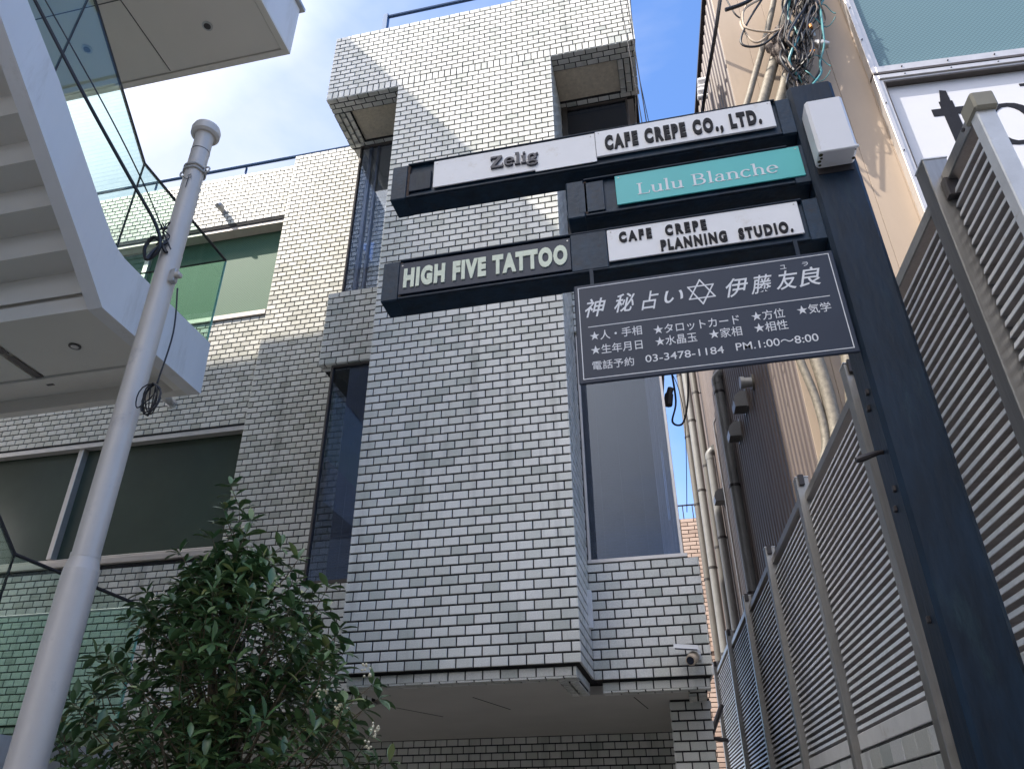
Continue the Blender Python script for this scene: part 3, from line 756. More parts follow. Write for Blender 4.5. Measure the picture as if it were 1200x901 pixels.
for zz in (5.215, 5.245):
    MB().tube([P3(zz) + Vector((0.065 * math.cos(a), 0.065 * math.sin(a), 0.004 * math.sin(5 * a))) for a in [2 * math.pi * k / 24 for k in range(25)]], 0.007, 6).build('clamp_ring', M['galv'], PL, True)
for sgn in (-1, 1):
    MB().tube([P3(5.23) + Vector((sgn * (0.084 + 0.020 * math.cos(a)), 0, 0.022 * math.sin(a))) for a in [2 * math.pi * k / 12 for k in range(13)]], 0.006, 6).build('clamp_eye', M['galv'], PL, True)
bk = MB().bbox(-2.658, -2.62, 2.96, 3.0, 4.31, 4.40, 0.004).build('bracket', M['galv'], PL)
MB().bbox(-2.62, -2.585, 2.95, 2.99, 4.335, 4.365, 0.006).build('bracket_hook', M['pole'], PL)
# wire scribble mark just under the clamp
MB().tube([P3(5.10) + Vector(v) for v in ((0.012, -0.064, 0.03), (0.03, -0.059, 0.045), (0.035, -0.057, 0.02), (0.015, -0.064, 0.0), (0.0, -0.065, 0.01), (-0.02, -0.063, 0.03))], 0.0022, 5).tube([P3(5.07) + Vector((0.022, -0.063, 0.05)), P3(5.03) + Vector((0.02, -0.063, 0.0))], 0.0022, 5).build('tie_wire', M['cable'], PL)

att = Vector((-2.775, 2.93, 4.66))
def wire(name, pts, r, m, label, cat='cable', group=None, n=6):
    o = MB().tube(smooth_path(pts, n), r, 6).build(name, M[m], None, True)
    return tag(o, label, cat, group)
def at(px, py, Y):           # a point on the vertical plane Y seen through that pixel; used to read distances off the survey photo
    d = rays(px, py); return EYE + d * (Y / d.y)
wire('power_cable', [at(20, -40, 1.9), at(95, 105, 2.25), at(150, 205, 2.6), at(182, 262, 2.85), at(187, 290, 2.9), at(172, 304, 2.9), at(170, 290, 2.9), at(182, 278, 2.9), at(195, 296, 2.93)], 0.011, 'cable', 'thick black cable sagging from the top edge to the pole')
wire('power_cable', [at(30, -40, 1.9), at(120, 120, 2.3), at(168, 215, 2.7), at(190, 268, 2.9), at(200, 292, 2.93)], 0.0045, 'cable', 'thin black cable beside the thick one above the pole')
wire('power_cable', [at(172, 304, 2.88), at(182, 292, 2.9), at(196, 284, 2.93)], 0.010, 'cable', 'short black cable loop hooked to the pole shaft')
for k in range(5):
    pass
tw = MB()
for k in range(9):
    a = at(190, 270, 2.9) + Vector((random.uniform(-.02, .03), random.uniform(-.02, .02), random.uniform(-.06, .06)))
    tw.tube(smooth_path([a, a + Vector((random.uniform(-.05, .05), random.uniform(-.03, .03), random.uniform(-.06, .06))), a + Vector((random.uniform(-.03, .06), 0, random.uniform(-.09, .02)))], 4), 0.004, 5)
tag(tw.build('wire_ties', M['cable']), 'tangled black wire ties where the cables meet the pole', 'wire')
cc = MB()
cc.tube(smooth_path([at(208, 338, 2.93), at(203, 390, 2.93), at(184, 449, 2.93)], 6), 0.0045, 6)
for k in range(8):
    w0 = random.uniform(-0.035, 0.035); c0 = at(180, 450, 2.93); lz = random.uniform(0.10, 0.19); ww0 = random.uniform(0.02, 0.05)
    lp = [c0 + Vector((w0 * 1.6 * math.sin(t / 2) + ww0 * math.sin(t), 0.01 * math.sin(2 * t + k), -lz * 0.5 * (1 - math.cos(t)))) for t in [2 * math.pi * q / 16 for q in range(17)]]
    cc.tube(lp, 0.0035, 5)
tag(cc.build('cable_coil', M['cable']), 'coil of thin black cable hanging beside the grey pole', 'cable')

# ================================================================== lettering
def text_mesh(body, size, bold=0.0, sx=1.0, ext=0.004, shear=0.0, spacing=1.0):
    cu = bpy.data.curves.new('lettering', 'FONT'); cu.body = body; cu.size = size
    cu.offset = bold; cu.extrude = ext; cu.shear = shear; cu.space_character = spacing; cu.resolution_u = 4
    ob = bpy.data.objects.new('lettering', cu); COL.objects.link(ob)
    dg = bpy.context.evaluated_depsgraph_get(); dg.update()
    me = bpy.data.meshes.new_from_object(ob.evaluated_get(dg))
    bpy.data.objects.remove(ob); bpy.data.curves.remove(cu)
    me.materials.clear()
    vs = [v.co.copy() for v in me.vertices]; fs = [tuple(p.vertices) for p in me.polygons]
    bpy.data.meshes.remove(me)
    x0 = min(v.x for v in vs); x1 = max(v.x for v in vs); z0 = min(v.y for v in vs); z1 = max(v.y for v in vs)
    return vs, fs, (x0, x1, z0, z1)
def put_text(mb, body, X0, X1, zc, height, Y, bold=0.0, shear=0.0, ext=0.003, spacing=1.0, T=None):
    """lettering facing -Y, fitted to the width X0..X1 and the height, centred on zc"""
    vs, fs, (a, b, c, d) = text_mesh(body, 1.0, bold, shear=shear, ext=0.5, spacing=spacing)
    sx = (X1 - X0) / (b - a); sz = height / (d - c)
    out = [Vector((X0 + (v.x - a) * sx, Y - (v.z + 0.5) * ext, zc + (v.y - (c + d) / 2) * sz)) for v in vs]
    if T: out = [T(v) for v in out]
    mb.add(out, fs)

# serif letters drawn as pen strokes: list of (points, widths)
def arc(cx, cz, rx, rz, a0, a1, n=14): return [(cx + rx * math.cos(R(a0 + (a1 - a0) * k / n)), cz + rz * math.sin(R(a0 + (a1 - a0) * k / n))) for k in range(n + 1)]
T1, T2 = 0.10, 0.035    # thick and thin pen widths
def bowl(cx, cz, rx, rz, a0, a1, thick=T1, thin=T2, n=22):
    pts = arc(cx, cz, rx, rz, a0, a1, n)
    ws = [thin + (thick - thin) * abs(math.cos(R(a0 + (a1 - a0) * k / n))) ** 1.3 for k in range(n + 1)]
    return (pts, ws)
def stem(x_, z0, z1, w=T1): return ([(x_, z0), (x_, z1)], [w, w])
def serif(x0, x1, z_, w=T2 * 1.15): return ([(x0, z_), (x1, z_)], [w, w])
GL = {
    'L': (0.62, [stem(0.16, 0, 0.70), serif(0.04, 0.29, 0.685), ([(0.04, 0.017), (0.55, 0.017)], [T2, T2]), ([(0.545, 0.0), (0.57, 0.16)], [T2, T2])]),
    'u': (0.60, [stem(0.13, 0.12, 0.46), serif(0.03, 0.15, 0.445), bowl(0.27, 0.14, 0.14, 0.13, 180, 340, 0.09, 0.04), stem(0.45, 0.0, 0.46), serif(0.35, 0.47, 0.445), serif(0.45, 0.56, 0.017)]),
    'l': (0.29, [stem(0.14, 0, 0.74), serif(0.03, 0.16, 0.72), serif(0.03, 0.26, 0.017)]),
    'B': (0.70, [stem(0.16, 0, 0.70), serif(0.04, 0.34, 0.685), serif(0.04, 0.34, 0.017), bowl(0.33, 0.53, 0.19, 0.155, 90, -90), bowl(0.34, 0.19, 0.24, 0.175, 90, -90), ([(0.16, 0.365), (0.34, 0.365)], [T2, T2])]),
    'a': (0.50, [stem(0.36, 0.05, 0.34, 0.09), bowl(0.24, 0.33, 0.13, 0.125, 0, 165, 0.09, 0.04), bowl(0.22, 0.14, 0.15, 0.13, 70, 330, 0.085, 0.035), ([(0.23, 0.265), (0.36, 0.29)], [T2, T2]), ([(0.36, 0.05), (0.42, 0.012), (0.48, 0.03)], [0.07, 0.04, 0.03])]),
    'n': (0.62, [stem(0.15, 0, 0.46), serif(0.03, 0.17, 0.445), serif(0.03, 0.26, 0.017), bowl(0.31, 0.30, 0.155, 0.155, 165, 0, 0.09, 0.04), stem(0.465, 0, 0.30), serif(0.36, 0.58, 0.017)]),
    'c': (0.48, [bowl(0.26, 0.23, 0.20, 0.225, 40, 318)]),
    'h': (0.62, [stem(0.15, 0, 0.74), serif(0.03, 0.17, 0.72), serif(0.03, 0.26, 0.017), bowl(0.31, 0.30, 0.155, 0.155, 165, 0, 0.09, 0.04), stem(0.465, 0, 0.30), serif(0.36, 0.58, 0.017)]),
    'e': (0.50, [bowl(0.26, 0.23, 0.20, 0.225, 0, 320), ([(0.07, 0.245), (0.46, 0.245)], [T2, T2])]),
    ' ': (0.30, []),
    'o': (0.56, [bowl(0.28, 0.23, 0.22, 0.235, 0, 360, 0.115, 0.04)]),
    't': (0.42, [stem(0.19, 0.05, 0.52, 0.12), ([(0.04, 0.445), (0.40, 0.445)], [0.05, 0.05]), ([(0.175, 0.42), (0.205, 0.60)], [0.13, 0.055]), ([(0.19, 0.07), (0.26, 0.015), (0.38, 0.06)], [0.11, 0.05, 0.03])]),
}
SL = 0.062
GS = {   # heavy slab letters
    'Z': (0.72, [([(0.06, 0.655), (0.62, 0.655)], [0.10, 0.10]), ([(0.06, 0.05), (0.66, 0.05)], [0.10, 0.10]), ([(0.56, 0.66), (0.10, 0.04)], [0.16, 0.16]), ([(0.07, 0.70), (0.05, 0.52)], [0.07, 0.05]), ([(0.65, 0.0), (0.67, 0.20)], [0.07, 0.05])]),
    'e': (0.56, [bowl(0.29, 0.25, 0.205, 0.215, 0, 320, 0.14, 0.075), ([(0.09, 0.26), (0.50, 0.26)], [0.06, 0.06])]),
    'l': (0.32, [stem(0.16, 0, 0.72, 0.13), serif(0.03, 0.18, 0.695, SL), serif(0.02, 0.30, 0.03, SL)]),
    'i': (0.32, [stem(0.16, 0, 0.46, 0.13), serif(0.03, 0.18, 0.43, SL), serif(0.02, 0.30, 0.03, SL), ([(0.10, 0.62), (0.23, 0.62)], [0.12, 0.12])]),
    'g': (0.60, [bowl(0.26, 0.30, 0.17, 0.16, 0, 360, 0.13, 0.075), bowl(0.28, -0.06, 0.23, 0.12, 0, 360, 0.09, 0.07), ([(0.12, 0.15), (0.14, 0.07)], [0.08, 0.09]), ([(0.40, 0.40), (0.56, 0.47)], [0.07, 0.08])]),
}
def stroke_text(mb, body, glyphs, X0, X1, zbase, em, Y, ext=0.004, T=None, slant=0.0):
    w = sum(glyphs[c][0] for c in body); sx = (X1 - X0) / w; x_ = 0.0; sub = 0
    for c in body:
        adv, strokes = glyphs[c]
        for pts, ws in strokes:
            n = len(pts); Ls = []; Rs = []
            for i in range(n):
                a = Vector(pts[max(i - 1, 0)]); b = Vector(pts[min(i + 1, n - 1)]); t = (b - a).normalized(); nn = Vector((-t.y, t.x))
                p = Vector(pts[i]); Ls.append(p + nn * ws[i] / 2); Rs.append(p - nn * ws[i] / 2)
            q = lambda p, yy: Vector((X0 + (x_ + p.x + slant * p.y) * sx, yy, zbase + p.y * em))
            sub += 1; dy = ext + 0.00012 * (sub % 7)
            vs = [q(p, Y - dy) for p in Ls] + [q(p, Y - dy) for p in Rs] + [q(p, Y) for p in Ls] + [q(p, Y) for p in Rs]
            if T: vs = [T(v) for v in vs]
            fs = []
            for i in range(n - 1):
                fs += [(i, i + 1, n + i + 1, n + i), (i, 2 * n + i, 2 * n + i + 1, i + 1), (n + i, n + i + 1, 3 * n + i + 1, 3 * n + i)]
            fs += [(0, n, 3 * n, 2 * n), (n - 1, 3 * n - 1, 4 * n - 1, 2 * n - 1)]
            mb.add(vs, fs)
        x_ += adv

def letters(mb, m, parent, name='letter'):
    """one object per letter: islands whose widths overlap belong to the same letter"""
    n = len(mb.v); par = list(range(n))
    def fd(a):
        while par[a] != a: par[a] = par[par[a]]; a = par[a]
        return a
    for f in mb.f:
        for q in f[1:]: par[fd(q)] = fd(f[0])
    isl = {}
    for i in range(n): isl.setdefault(fd(i), []).append(i)
    sp = sorted([(min(mb.v[i][0] for i in L_), max(mb.v[i][0] for i in L_), k) for k, L_ in isl.items()])
    groups = []
    for a, b, k in sp:
        if groups and a < groups[-1][1] - 0.0004: groups[-1][1] = max(groups[-1][1], b); groups[-1][2].add(k)
        else: groups.append([a, b, {k}])
    for a, b, ks in groups:
        o = MB(); mp = {}
        for f in mb.f:
            if fd(f[0]) in ks:
                for q in f:
                    if q not in mp: mp[q] = len(o.v); o.v.append(mb.v[q])
                o.f.append(tuple(mp[q] for q in f))
        o.build(name, m, parent)

# ================================================================== sign post
SP = empty('signpost', 'navy steel signpost with three stacked arms of name plates', 'signpost')
YF = 1.988
po = MB().bbox(0.578, 0.730, YF, YF + 0.15, 0.0, 3.862, 0.012).build('post', M['navy'], SP)
arms = []
def sign_arm(x0, z0, z1, x1=0.5785):
    yf = 2.0; yb = 2.095
    a = MB()
    a.bbox(x0, x1, yf + 0.006, yb, z0 + 0.001, z1 - 0.001, 0.003)
    o = a.build('sign_arm', M['navy_arm'], SP)
    MB().bbox(x0 - 0.002, x0 + 0.062, yf - 0.004, yb + 0.002, z0, z1, 0.004).build('end_block', M['navy_arm'], o)
    MB().bbox(x0 + 0.062, x1 - 0.05, yf - 0.006, yf + 0.0055, z0 + 0.0005, z0 + 0.010, 0.002).bbox(x0 + 0.062, x1 - 0.05, yf - 0.010, yf + 0.0055, z1 - 0.008, z1 - 0.0005, 0.002).build('edge_channel', M['navy'], o)
    MB().bbox(x0 + 0.0615, x0 + 0.072, yf - 0.0045, yf + 0.005, z0 + 0.0105, z1 - 0.0085, 0.002).build('rust_seam', M['rust'], o)
    MB().bbox(x1 - 0.05, x1 - 0.0005, yf - 0.002, yf + 0.005, z0 + 0.0015, z1 - 0.0015, 0.002).build('rust_seam', M['navy_arm'], o)
    return o
a1 = sign_arm(-0.902, 3.636, 3.812)
a2 = sign_arm(-0.231, 3.403, 3.577)
a3 = sign_arm(-0.900, 3.159, 3.332)
MB().bbox(-0.19, -0.10, 1.9955, 2.0055, 3.422, 3.56, 0.001).build('cover_plate', M['navy_arm'], a2)
MB().bbox(-0.228, -0.105, 1.992, 2.0055, 3.166, 3.326, 0.002).build('cover_plate', M['navy_arm'], a3)
MB().bbox(-0.835, -0.745, 1.9965, 2.0055, 3.668, 3.762, 0.002).build('cover_plate', M['navy'], a1)
def plate(x0, x1, z0, z1, m, label, t=0.006, tilt=0.0):
    o = MB().bbox(x0, x1, 1.9935 - t + 0.006, 1.9995, z0, z1, 0.0012).build('sign_plate', M[m], SP); o['label'] = label
    return o, 1.9935 - t + 0.006
pA, yA = plate(-0.735, -0.1145, 3.665, 3.8015, 'plate', 'pale plate lettered Zelig')
pB, yB = plate(-0.1130, 0.514, 3.6755, 3.8035, 'plate', 'pale plate lettered CAFE CREPE CO., LTD.', 0.009)
pC, yC = plate(-0.058, 0.5645, 3.431, 3.567, 'teal', 'turquoise plate lettered Lulu Blanche')
pD, yD = plate(-0.838, -0.229, 3.178, 3.3155, 'charcoal', 'charcoal plate lettered HIGH FIVE TATTOO')
pE, yE = plate(-0.103, 0.514, 3.1895, 3.324, 'plate', 'pale plate lettered CAFE CREPE PLANNING STUDIO.')
MB().bbox(-0.34, -0.1135, 1.990, 1.9935, 3.652, 3.6645, 0.001).build('patch_strip', M['plate'], pA)
mb = MB(); stroke_text(mb, 'Zelig', GS, -0.512, -0.326, 3.704, 0.083, yA, 0.009, slant=0.02); letters(mb, M['letter_slate'], pA)
mb = MB(); put_text(mb, 'CAFE CREPE CO., LTD.', -0.080, 0.470, 3.727, 0.087, yB, 0.062, ext=0.0045, spacing=1.35)
letters(mb, M['letter_black'], pB)
mb = MB(); stroke_text(mb, 'Lulu Blanche', GL, 0.012, 0.484, 3.462, 0.074, yC, 0.0008); letters(mb, M['letter_white'], pC)
mb = MB(); put_text(mb, 'HIGH FIVE TATTOO', -0.820, -0.240, 3.244, 0.086, yD, 0.065, ext=0.004, spacing=1.2); letters(mb, M['letter_cream'], pD)
mb = MB(); put_text(mb, 'CAFE  CREPE', -0.064, 0.222, 3.2815, 0.045, yE, 0.055, ext=0.004, spacing=1.5); letters(mb, M['letter_black'], pE); mb = MB()
put_text(mb, 'PLANNING  STUDIO.', 0.068, 0.482, 3.221, 0.046, yE, 0.055, ext=0.004, spacing=1.35); letters(mb, M['letter_black'], pE)
for pl_, yy_, sx0, sx1, sz in ((pA, yA, -0.722, -0.13, 3.79), (pB, yB, -0.10, 0.502, 3.795), (pC, yC, -0.045, 0.552, 3.558), (pE, yE, -0.09, 0.502, 3.315), (pD, yD, -0.828, -0.238, 3.306)):
    for xx in (sx0, sx1): MB().tube([(xx, yy_, sz - 0.003), (xx, yy_ - 0.0015, sz - 0.003)], 0.0028, 8).build('screw', M['galv'], pl_)
# small fixings on the post
for (zz, yy) in ((2.62, 2.03), (2.585, 2.06), (2.33, 2.03), (2.29, 2.07), (2.0, 2.05)):
    MB().bbox(0.5695, 0.579, yy - 0.008, yy + 0.008, zz - 0.008, zz + 0.008, 0.002).build('bolt', M['dark_steel'], SP)
MB().tube([(0.58, 2.05, 2.445), (0.56, 2.04, 2.44), (0.52, 2.03, 2.425), (0.50, 2.03, 2.42)], [0.006, 0.007, 0.010, 0.008], 8).build('hook', M['dark_steel'], SP, True)

# hanging black board of the fortune teller
FB = empty('fortune_board', 'dark fortune teller board with white Japanese lettering under the lowest arm', 'sign')
MB().bbox(-0.224, 0.572, 1.974, 1.984, 2.722, 3.092, 0.003).build('board', M['charcoal'], FB)
for hxx in (-0.17, 0.47): MB().box(hxx, hxx + 0.012, 1.984, 1.99, 3.04, 3.160).build('hanger', M['navy'], FB)
yb = 1.9738; bo = MB(); t = 0.0026
x0, x1, z0, z1 = -0.211, 0.559, 2.736, 3.080
bo.box(x0, x1, yb - 0.0006, yb, z1 - t, z1).box(x0, x1, yb - 0.0006, yb, z0, z0 + t).box(x0, x0 + t, yb - 0.0006, yb, z0 + t, z1 - t).box(x1 - t, x1, yb - 0.0006, yb, z0 + t, z1 - t)
bo.box(-0.186, 0.531, yb - 0.0006, yb, 2.9225, 2.9250)
bo.build('border_line', M['letter_white'], FB)
kj = MB()
for ch, xx, zz in (('神', -0.158, 2.996), ('秘', -0.066, 3.000), ('占', 0.012, 2.996), ('い', 0.085, 2.998), ('伊', 0.277, 3.000), ('藤', 0.349, 2.999), ('友', 0.423, 3.002), ('良', 0.489, 3.003)):
    hw = 0.034 if ch not in 'い占' else 0.029
    put_text(kj, ch, xx - hw, xx + hw, zz, 0.070 if ch != 'い' else 0.046, yb, 0.008, shear=0.30, ext=0.0006)
for ch, xx in (('ユ', 0.421), ('ラ', 0.486)): put_text(kj, ch, xx - 0.009, xx + 0.009, 3.052, 0.015, yb, 0.006, ext=0.0006)
letters(kj, M['letter_white'], FB, 'character')
hx = MB()
for s0 in (0, 180):      # six-pointed star of two triangles
    P_ = [Vector((0.170 + 0.045 * math.sin(R(s0 + 120 * k)) * 0.98, 0, 3.001 + 0.046 * math.cos(R(s0 + 120 * k)))) for k in range(3)]
    for k in range(3):
        a, b = P_[k], P_[(k + 1) % 3]; d_ = (b - a).normalized(); n_ = Vector((-d_.z, 0, d_.x)) * 0.0022
        a = a - d_ * 0.002; b = b + d_ * 0.002; off = yb - (0.0006 if s0 == 0 else 0.0008) - 0.00005 * k
        hx.prism([Vector((p.x, yb, p.z)) for p in (a - n_, b - n_, b + n_, a + n_)], (0, off - yb, 0))
hx.build('hexagram', M['letter_white'], FB)
sm = MB()
for s_, xa, xb, zz, hh in (('★人・手相', -0.182, -0.023, 2.889, 0.034), ('★タロットカード', 0.012, 0.265, 2.882, 0.034), ('★方位', 0.301, 0.395, 2.885, 0.034), ('★気学', 0.431, 0.526, 2.886, 0.034),
                        ('★生年月日', -0.182, -0.026, 2.837, 0.034), ('★水晶玉', 0.013, 0.136, 2.839, 0.034), ('★家相', 0.172, 0.266, 2.841, 0.034), ('★相性', 0.302, 0.397, 2.843, 0.034),
                        ('電話予約', -0.181, -0.056, 2.781, 0.031), ('03-3478-1184', -0.022, 0.206, 2.783, 0.025), ('PM.1:00〜8:00', 0.241, 0.471, 2.786, 0.026)):
    put_text(sm, s_, xa, xb, zz, hh, yb, 0.003, ext=0.0006)
sm = sm.build('lettering', M['letter_white'], FB); sm['kind'] = 'stuff'

# white lamp box on the post
LB = empty('post_lamp', 'white box lamp fixed to the front of the navy post', 'lamp')
lbx = MB(); N_ = 6
prof = [(1.79, 3.325), (1.79, 3.565), (1.80, 3.572), (1.985, 3.572), (1.985, 3.318), (1.80, 3.318)]
lbx.bbox(0.596, 0.715, 1.905, 1.986, 3.434, 3.680, 0.009)
lbx.build('cover', M['lampbox'], LB, False)
MB().bbox(0.594, 0.717, 1.903, 1.912, 3.432, 3.444, 0.003).build('rim', M['lampbox'], LB)
MB().box(0.60, 0.71, 1.9855, 1.9875, 3.415, 3.69).build('back_plate', M['dark_steel'], LB)
mo = MB()
for (xx, yy, s) in ((0.603, 1.920, .007), (0.606, 1.935, .005), (0.602, 1.948, .006), (0.605, 1.965, .005), (0.708, 1.918, .003), (0.707, 1.955, .006)):
    mo.tube([(xx, yy, 3.4335), (xx, yy, 3.4345)], s, 7)
mo.build('mould_spot', M['mould'], LB)

# ================================================================== beige building on the right with the shop sign
BB = empty('beige_building', 'beige building across the alley with brown ribbed side wall', 'building')
U0 = 5.176; NC = 1.40; HB = 9.62
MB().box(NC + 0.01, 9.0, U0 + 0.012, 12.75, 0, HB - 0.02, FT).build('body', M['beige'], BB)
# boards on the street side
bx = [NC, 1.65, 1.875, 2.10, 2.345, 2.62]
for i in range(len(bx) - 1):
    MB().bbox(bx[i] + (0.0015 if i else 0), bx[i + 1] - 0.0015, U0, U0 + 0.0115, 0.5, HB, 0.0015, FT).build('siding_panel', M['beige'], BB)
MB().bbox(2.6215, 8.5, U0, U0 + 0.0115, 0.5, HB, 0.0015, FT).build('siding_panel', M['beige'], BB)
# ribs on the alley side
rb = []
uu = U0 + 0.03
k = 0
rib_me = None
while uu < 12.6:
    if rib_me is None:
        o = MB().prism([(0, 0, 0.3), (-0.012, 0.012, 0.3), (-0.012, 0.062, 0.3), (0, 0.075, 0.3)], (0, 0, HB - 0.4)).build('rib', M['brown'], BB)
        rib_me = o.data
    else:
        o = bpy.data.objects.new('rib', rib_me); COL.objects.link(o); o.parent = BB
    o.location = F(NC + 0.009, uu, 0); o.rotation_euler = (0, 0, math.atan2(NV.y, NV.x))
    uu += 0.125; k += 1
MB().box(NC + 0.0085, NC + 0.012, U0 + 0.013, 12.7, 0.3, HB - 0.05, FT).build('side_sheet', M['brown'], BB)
MB().box(NC - 0.035, NC + 0.03, U0 - 0.02, 12.78, HB - 0.045, HB, FT).build('roof_edge', M['dark_steel'], BB)
# frosted window above, shop sign below, in one aluminium frame
NW0, NW1 = 2.63, 6.0
wf = MB()
for (a, b, c, d) in ((NW0, NW0 + 0.045, 7.62, 10.2), (NW0 + 0.045, NW1, 7.62, 7.70)):
    wf.bbox(a, b, U0 - 0.09, U0 + 0.01, c, d, 0.004, FT)
wf = wf.build('window', M['alu'], BB)
MB().box(NW0 + 0.045, NW0 + 0.095, U0 - 0.06, U0 + 0.0, 7.70, 10.2, FT).box(NW0 + .095, NW1, U0 - 0.06, U0 + 0.0, 7.7, 7.735, FT).build('frame', M['alu'], wf)
MB().box(NW0 + 0.09, NW1, U0 - 0.02, U0 - 0.010, 7.73, 10.2, FT).build('pane', M['win_teal'], wf)
MB().bbox(NW0, NW1, U0 - 0.10, U0, 7.583, 7.615, 0.003, FT).build('gap_trim', M['brown_frame'], wf)
SS = empty('shop_sign', 'white shop sign with large black serif letters in an aluminium frame', 'sign')
MB().bbox(NW0, NW0 + 0.04, U0 - 0.095, U0 + 0.0, 4.4, 7.58, 0.003, FT).bbox(NW0 + .04, NW1, U0 - 0.095, U0 + 0.0, 7.53, 7.58, 0.003, FT).bbox(NW0 + 0.04, NW0 + 0.075, U0 - 0.08, U0, 4.4, 7.53, 0.003, FT).bbox(NW0 + .075, NW1, U0 - 0.08, U0, 7.505, 7.53, 0.003, FT).build('frame', M['alu'], SS)
MB().box(NW0 + 0.075, NW0 + 0.085, U0 - 0.078, U0, 4.4, 7.505, FT).box(NW0 + 0.085, NW1, U0 - 0.078, U0, 7.49, 7.505, FT).build('inner_lip', M['brown_frame'], SS)
MB().box(NW0 + 0.08, NW1, U0 - 0.012, U0 - 0.004, 4.4, 7.50, FT).build('sign_face', M['signwhite'], SS)
lt = MB()
FTY = lambda v: F(v.x, v.y, v.z)
stroke_text(lt, 't', GL, 3.00, 3.40, 6.31, 1.75, U0 - 0.0125, 0.004, FTY)
stroke_text(lt, 'o', GL, 3.40, 3.86, 6.62, 1.00, U0 - 0.0125, 0.004, FTY)
lt.box(3.83, 3.99, U0 - 0.0165, U0 - 0.0125, 7.295, 7.325, FT)
lt.build('lettering', M['letter_black'], SS)
bolts = MB()
for nn in (2.9, 3.3, 3.7, 4.1):
    for zz in (7.66, 7.555): bolts.tube([F(nn, U0 - 0.10, zz), F(nn, U0 - 0.088, zz)], 0.006, 8)
for zz in (8.6, 8.1, 7.2, 6.6): bolts.tube([F(NW0 + .02, U0 - 0.105, zz), F(NW0 + .02, U0 - 0.088, zz)], 0.006, 8)
bolts.build('screw', M['dark_steel'], SS)

# conduits and the wire tangle on the street side
UC = U0 - 0.16
def nz(px, py, u=UC):     # point on the plane in front of the beige wall
    d = rays(px, py); k_ = u / (d.dot(DV)); p = EYE + d * k_; return p
for i, (pts, r, lab) in enumerate((
    ([nz(917, -60), nz(903, 20), nz(878, 112), nz(855, 200), nz(905, 330), nz(935, 415), nz(957, 470), nz(968, 520), nz(958, 560)], 0.030, 'cream conduit, leftmost of the three rising pipes above the signpost'),
    ([nz(936, -60), nz(921, 20), nz(896, 112), nz(873, 200), nz(925, 330), nz(955, 415), nz(972, 470), nz(980, 520), nz(968, 570)], 0.050, 'weathered grey conduit, middle of the three rising pipes above the signpost'),
    ([nz(955, -60), nz(939, 20), nz(916, 112), nz(894, 200), nz(940, 300), nz(985, 400), nz(995, 430), nz(1003, 520)], 0.048, 'weathered grey conduit nearest the shop sign above the signpost'))):
    o = MB().tube(smooth_path(pts, 8), r, 14).build('conduit', M['conduit'], None, True)
    tag(o, lab, 'pipe', 'conduits on the beige wall')
for i, (px_, py_) in enumerate(((909, 65), (918, 62), (928, 78), (913, 40))):
    c = nz(px_, py_, UC - 0.05)
    bmb = MB()
    for k in range(7):
        q = c + Vector((random.uniform(-.05, .05), random.uniform(-.05, .02), random.uniform(-.13, .13)))
        bmb.tube([q + Vector((0, 0, -.07)), q + Vector((0.01, 0, -.04)), q, q + Vector((-.01, 0, .05)), q + Vector((0, 0, .08))], [0.012, 0.035, 0.048, 0.036, 0.01], 8)
    tag(bmb.build('cable_joint', M['tape'], None, True), ['brown taped cable joint over the middle conduit', 'brown taped lump between the two grey conduits', 'dark taped lump hanging lowest beside the wires', 'brown taped joint, highest of the taped lumps'][i], 'cable joint', 'taped cable joints on the conduits')
def loop(pts, r, m, lab, du=0.0):
    o = MB().tube(smooth_path([nz(a, b, UC - 0.12 - du) for a, b in pts], 7), r, 8).build('cable_loop', M[m], None, True)
    tag(o, lab, 'cable', 'looped cables on the beige wall')
loop([(948, -20), (880, -10), (874, 8), (868, 28), (885, 50), (905, 38), (915, 35), (925, 33)], 0.011, 'cream_cable', 'cream cable looping left of the conduits, upper one')
loop([(890, 0), (872, 12), (872, 30), (884, 36), (905, 38)], 0.011, 'cream_cable', 'cream cable looping left of the conduits, inner one', 0.03)
loop([(896, -5), (877, 25), (868, 48), (877, 55), (895, 52), (912, 38)], 0.011, 'cable', 'dark cable making the widest loop left of the conduits', 0.02)
loop([(850, 12), (868, 6), (882, -2), (900, -20)], 0.020, 'cable', 'thick dark cable crossing the top left of the beige wall', 0.05)
WN = {'cable': 'black', 'tape': 'brown', 'teal_wire': 'teal', 'galv': 'grey'}
for wi in range(34):
    m = 'teal_wire' if wi in (7, 23) else ('cable', 'cable', 'tape', 'cable')[wi % 4]
    a = (random.uniform(925, 965), -25); q = []
    px_, py_ = a
    while py_ < random.uniform(60, 118):
        q.append((px_, py_)); py_ += random.uniform(10, 26); px_ += random.uniform(-13, 10) - (px_ - 943) * 0.15
    q.append((random.uniform(925, 950), py_ + 4))
    if len(q) < 3: continue
    o = MB().tube(smooth_path([nz(c_, d_, UC - random.uniform(0.05, 0.2)) for c_, d_ in q], 6), random.uniform(0.005, 0.013), 6).build('hanging_wire', M[m], None, True)
    tag(o, 'thin %s wire in the tangle between conduits and shop sign' % WN[m], 'wire', '%s wires tangled on the beige wall' % WN[m])
for wi in range(7):
    c = nz(random.uniform(932, 972), random.uniform(0, 95), UC - 0.12); rr_ = random.uniform(0.05, 0.14)
    o = MB().tube([c + Vector((rr_ * math.cos(t), 0.03 * math.sin(3 * t), rr_ * 1.3 * math.sin(t))) for t in [5.6 * k / 18 for k in range(19)]], 0.005, 6).build('hanging_wire', M['cable' if wi % 6 else 'teal_wire'], None, True)
    m = 'cable' if wi % 6 else 'teal_wire'
    tag(o, 'coiled %s wire loop in the tangle above the signpost' % WN[m], 'wire', 'coiled %s wire loops' % WN[m])
cj = MB()
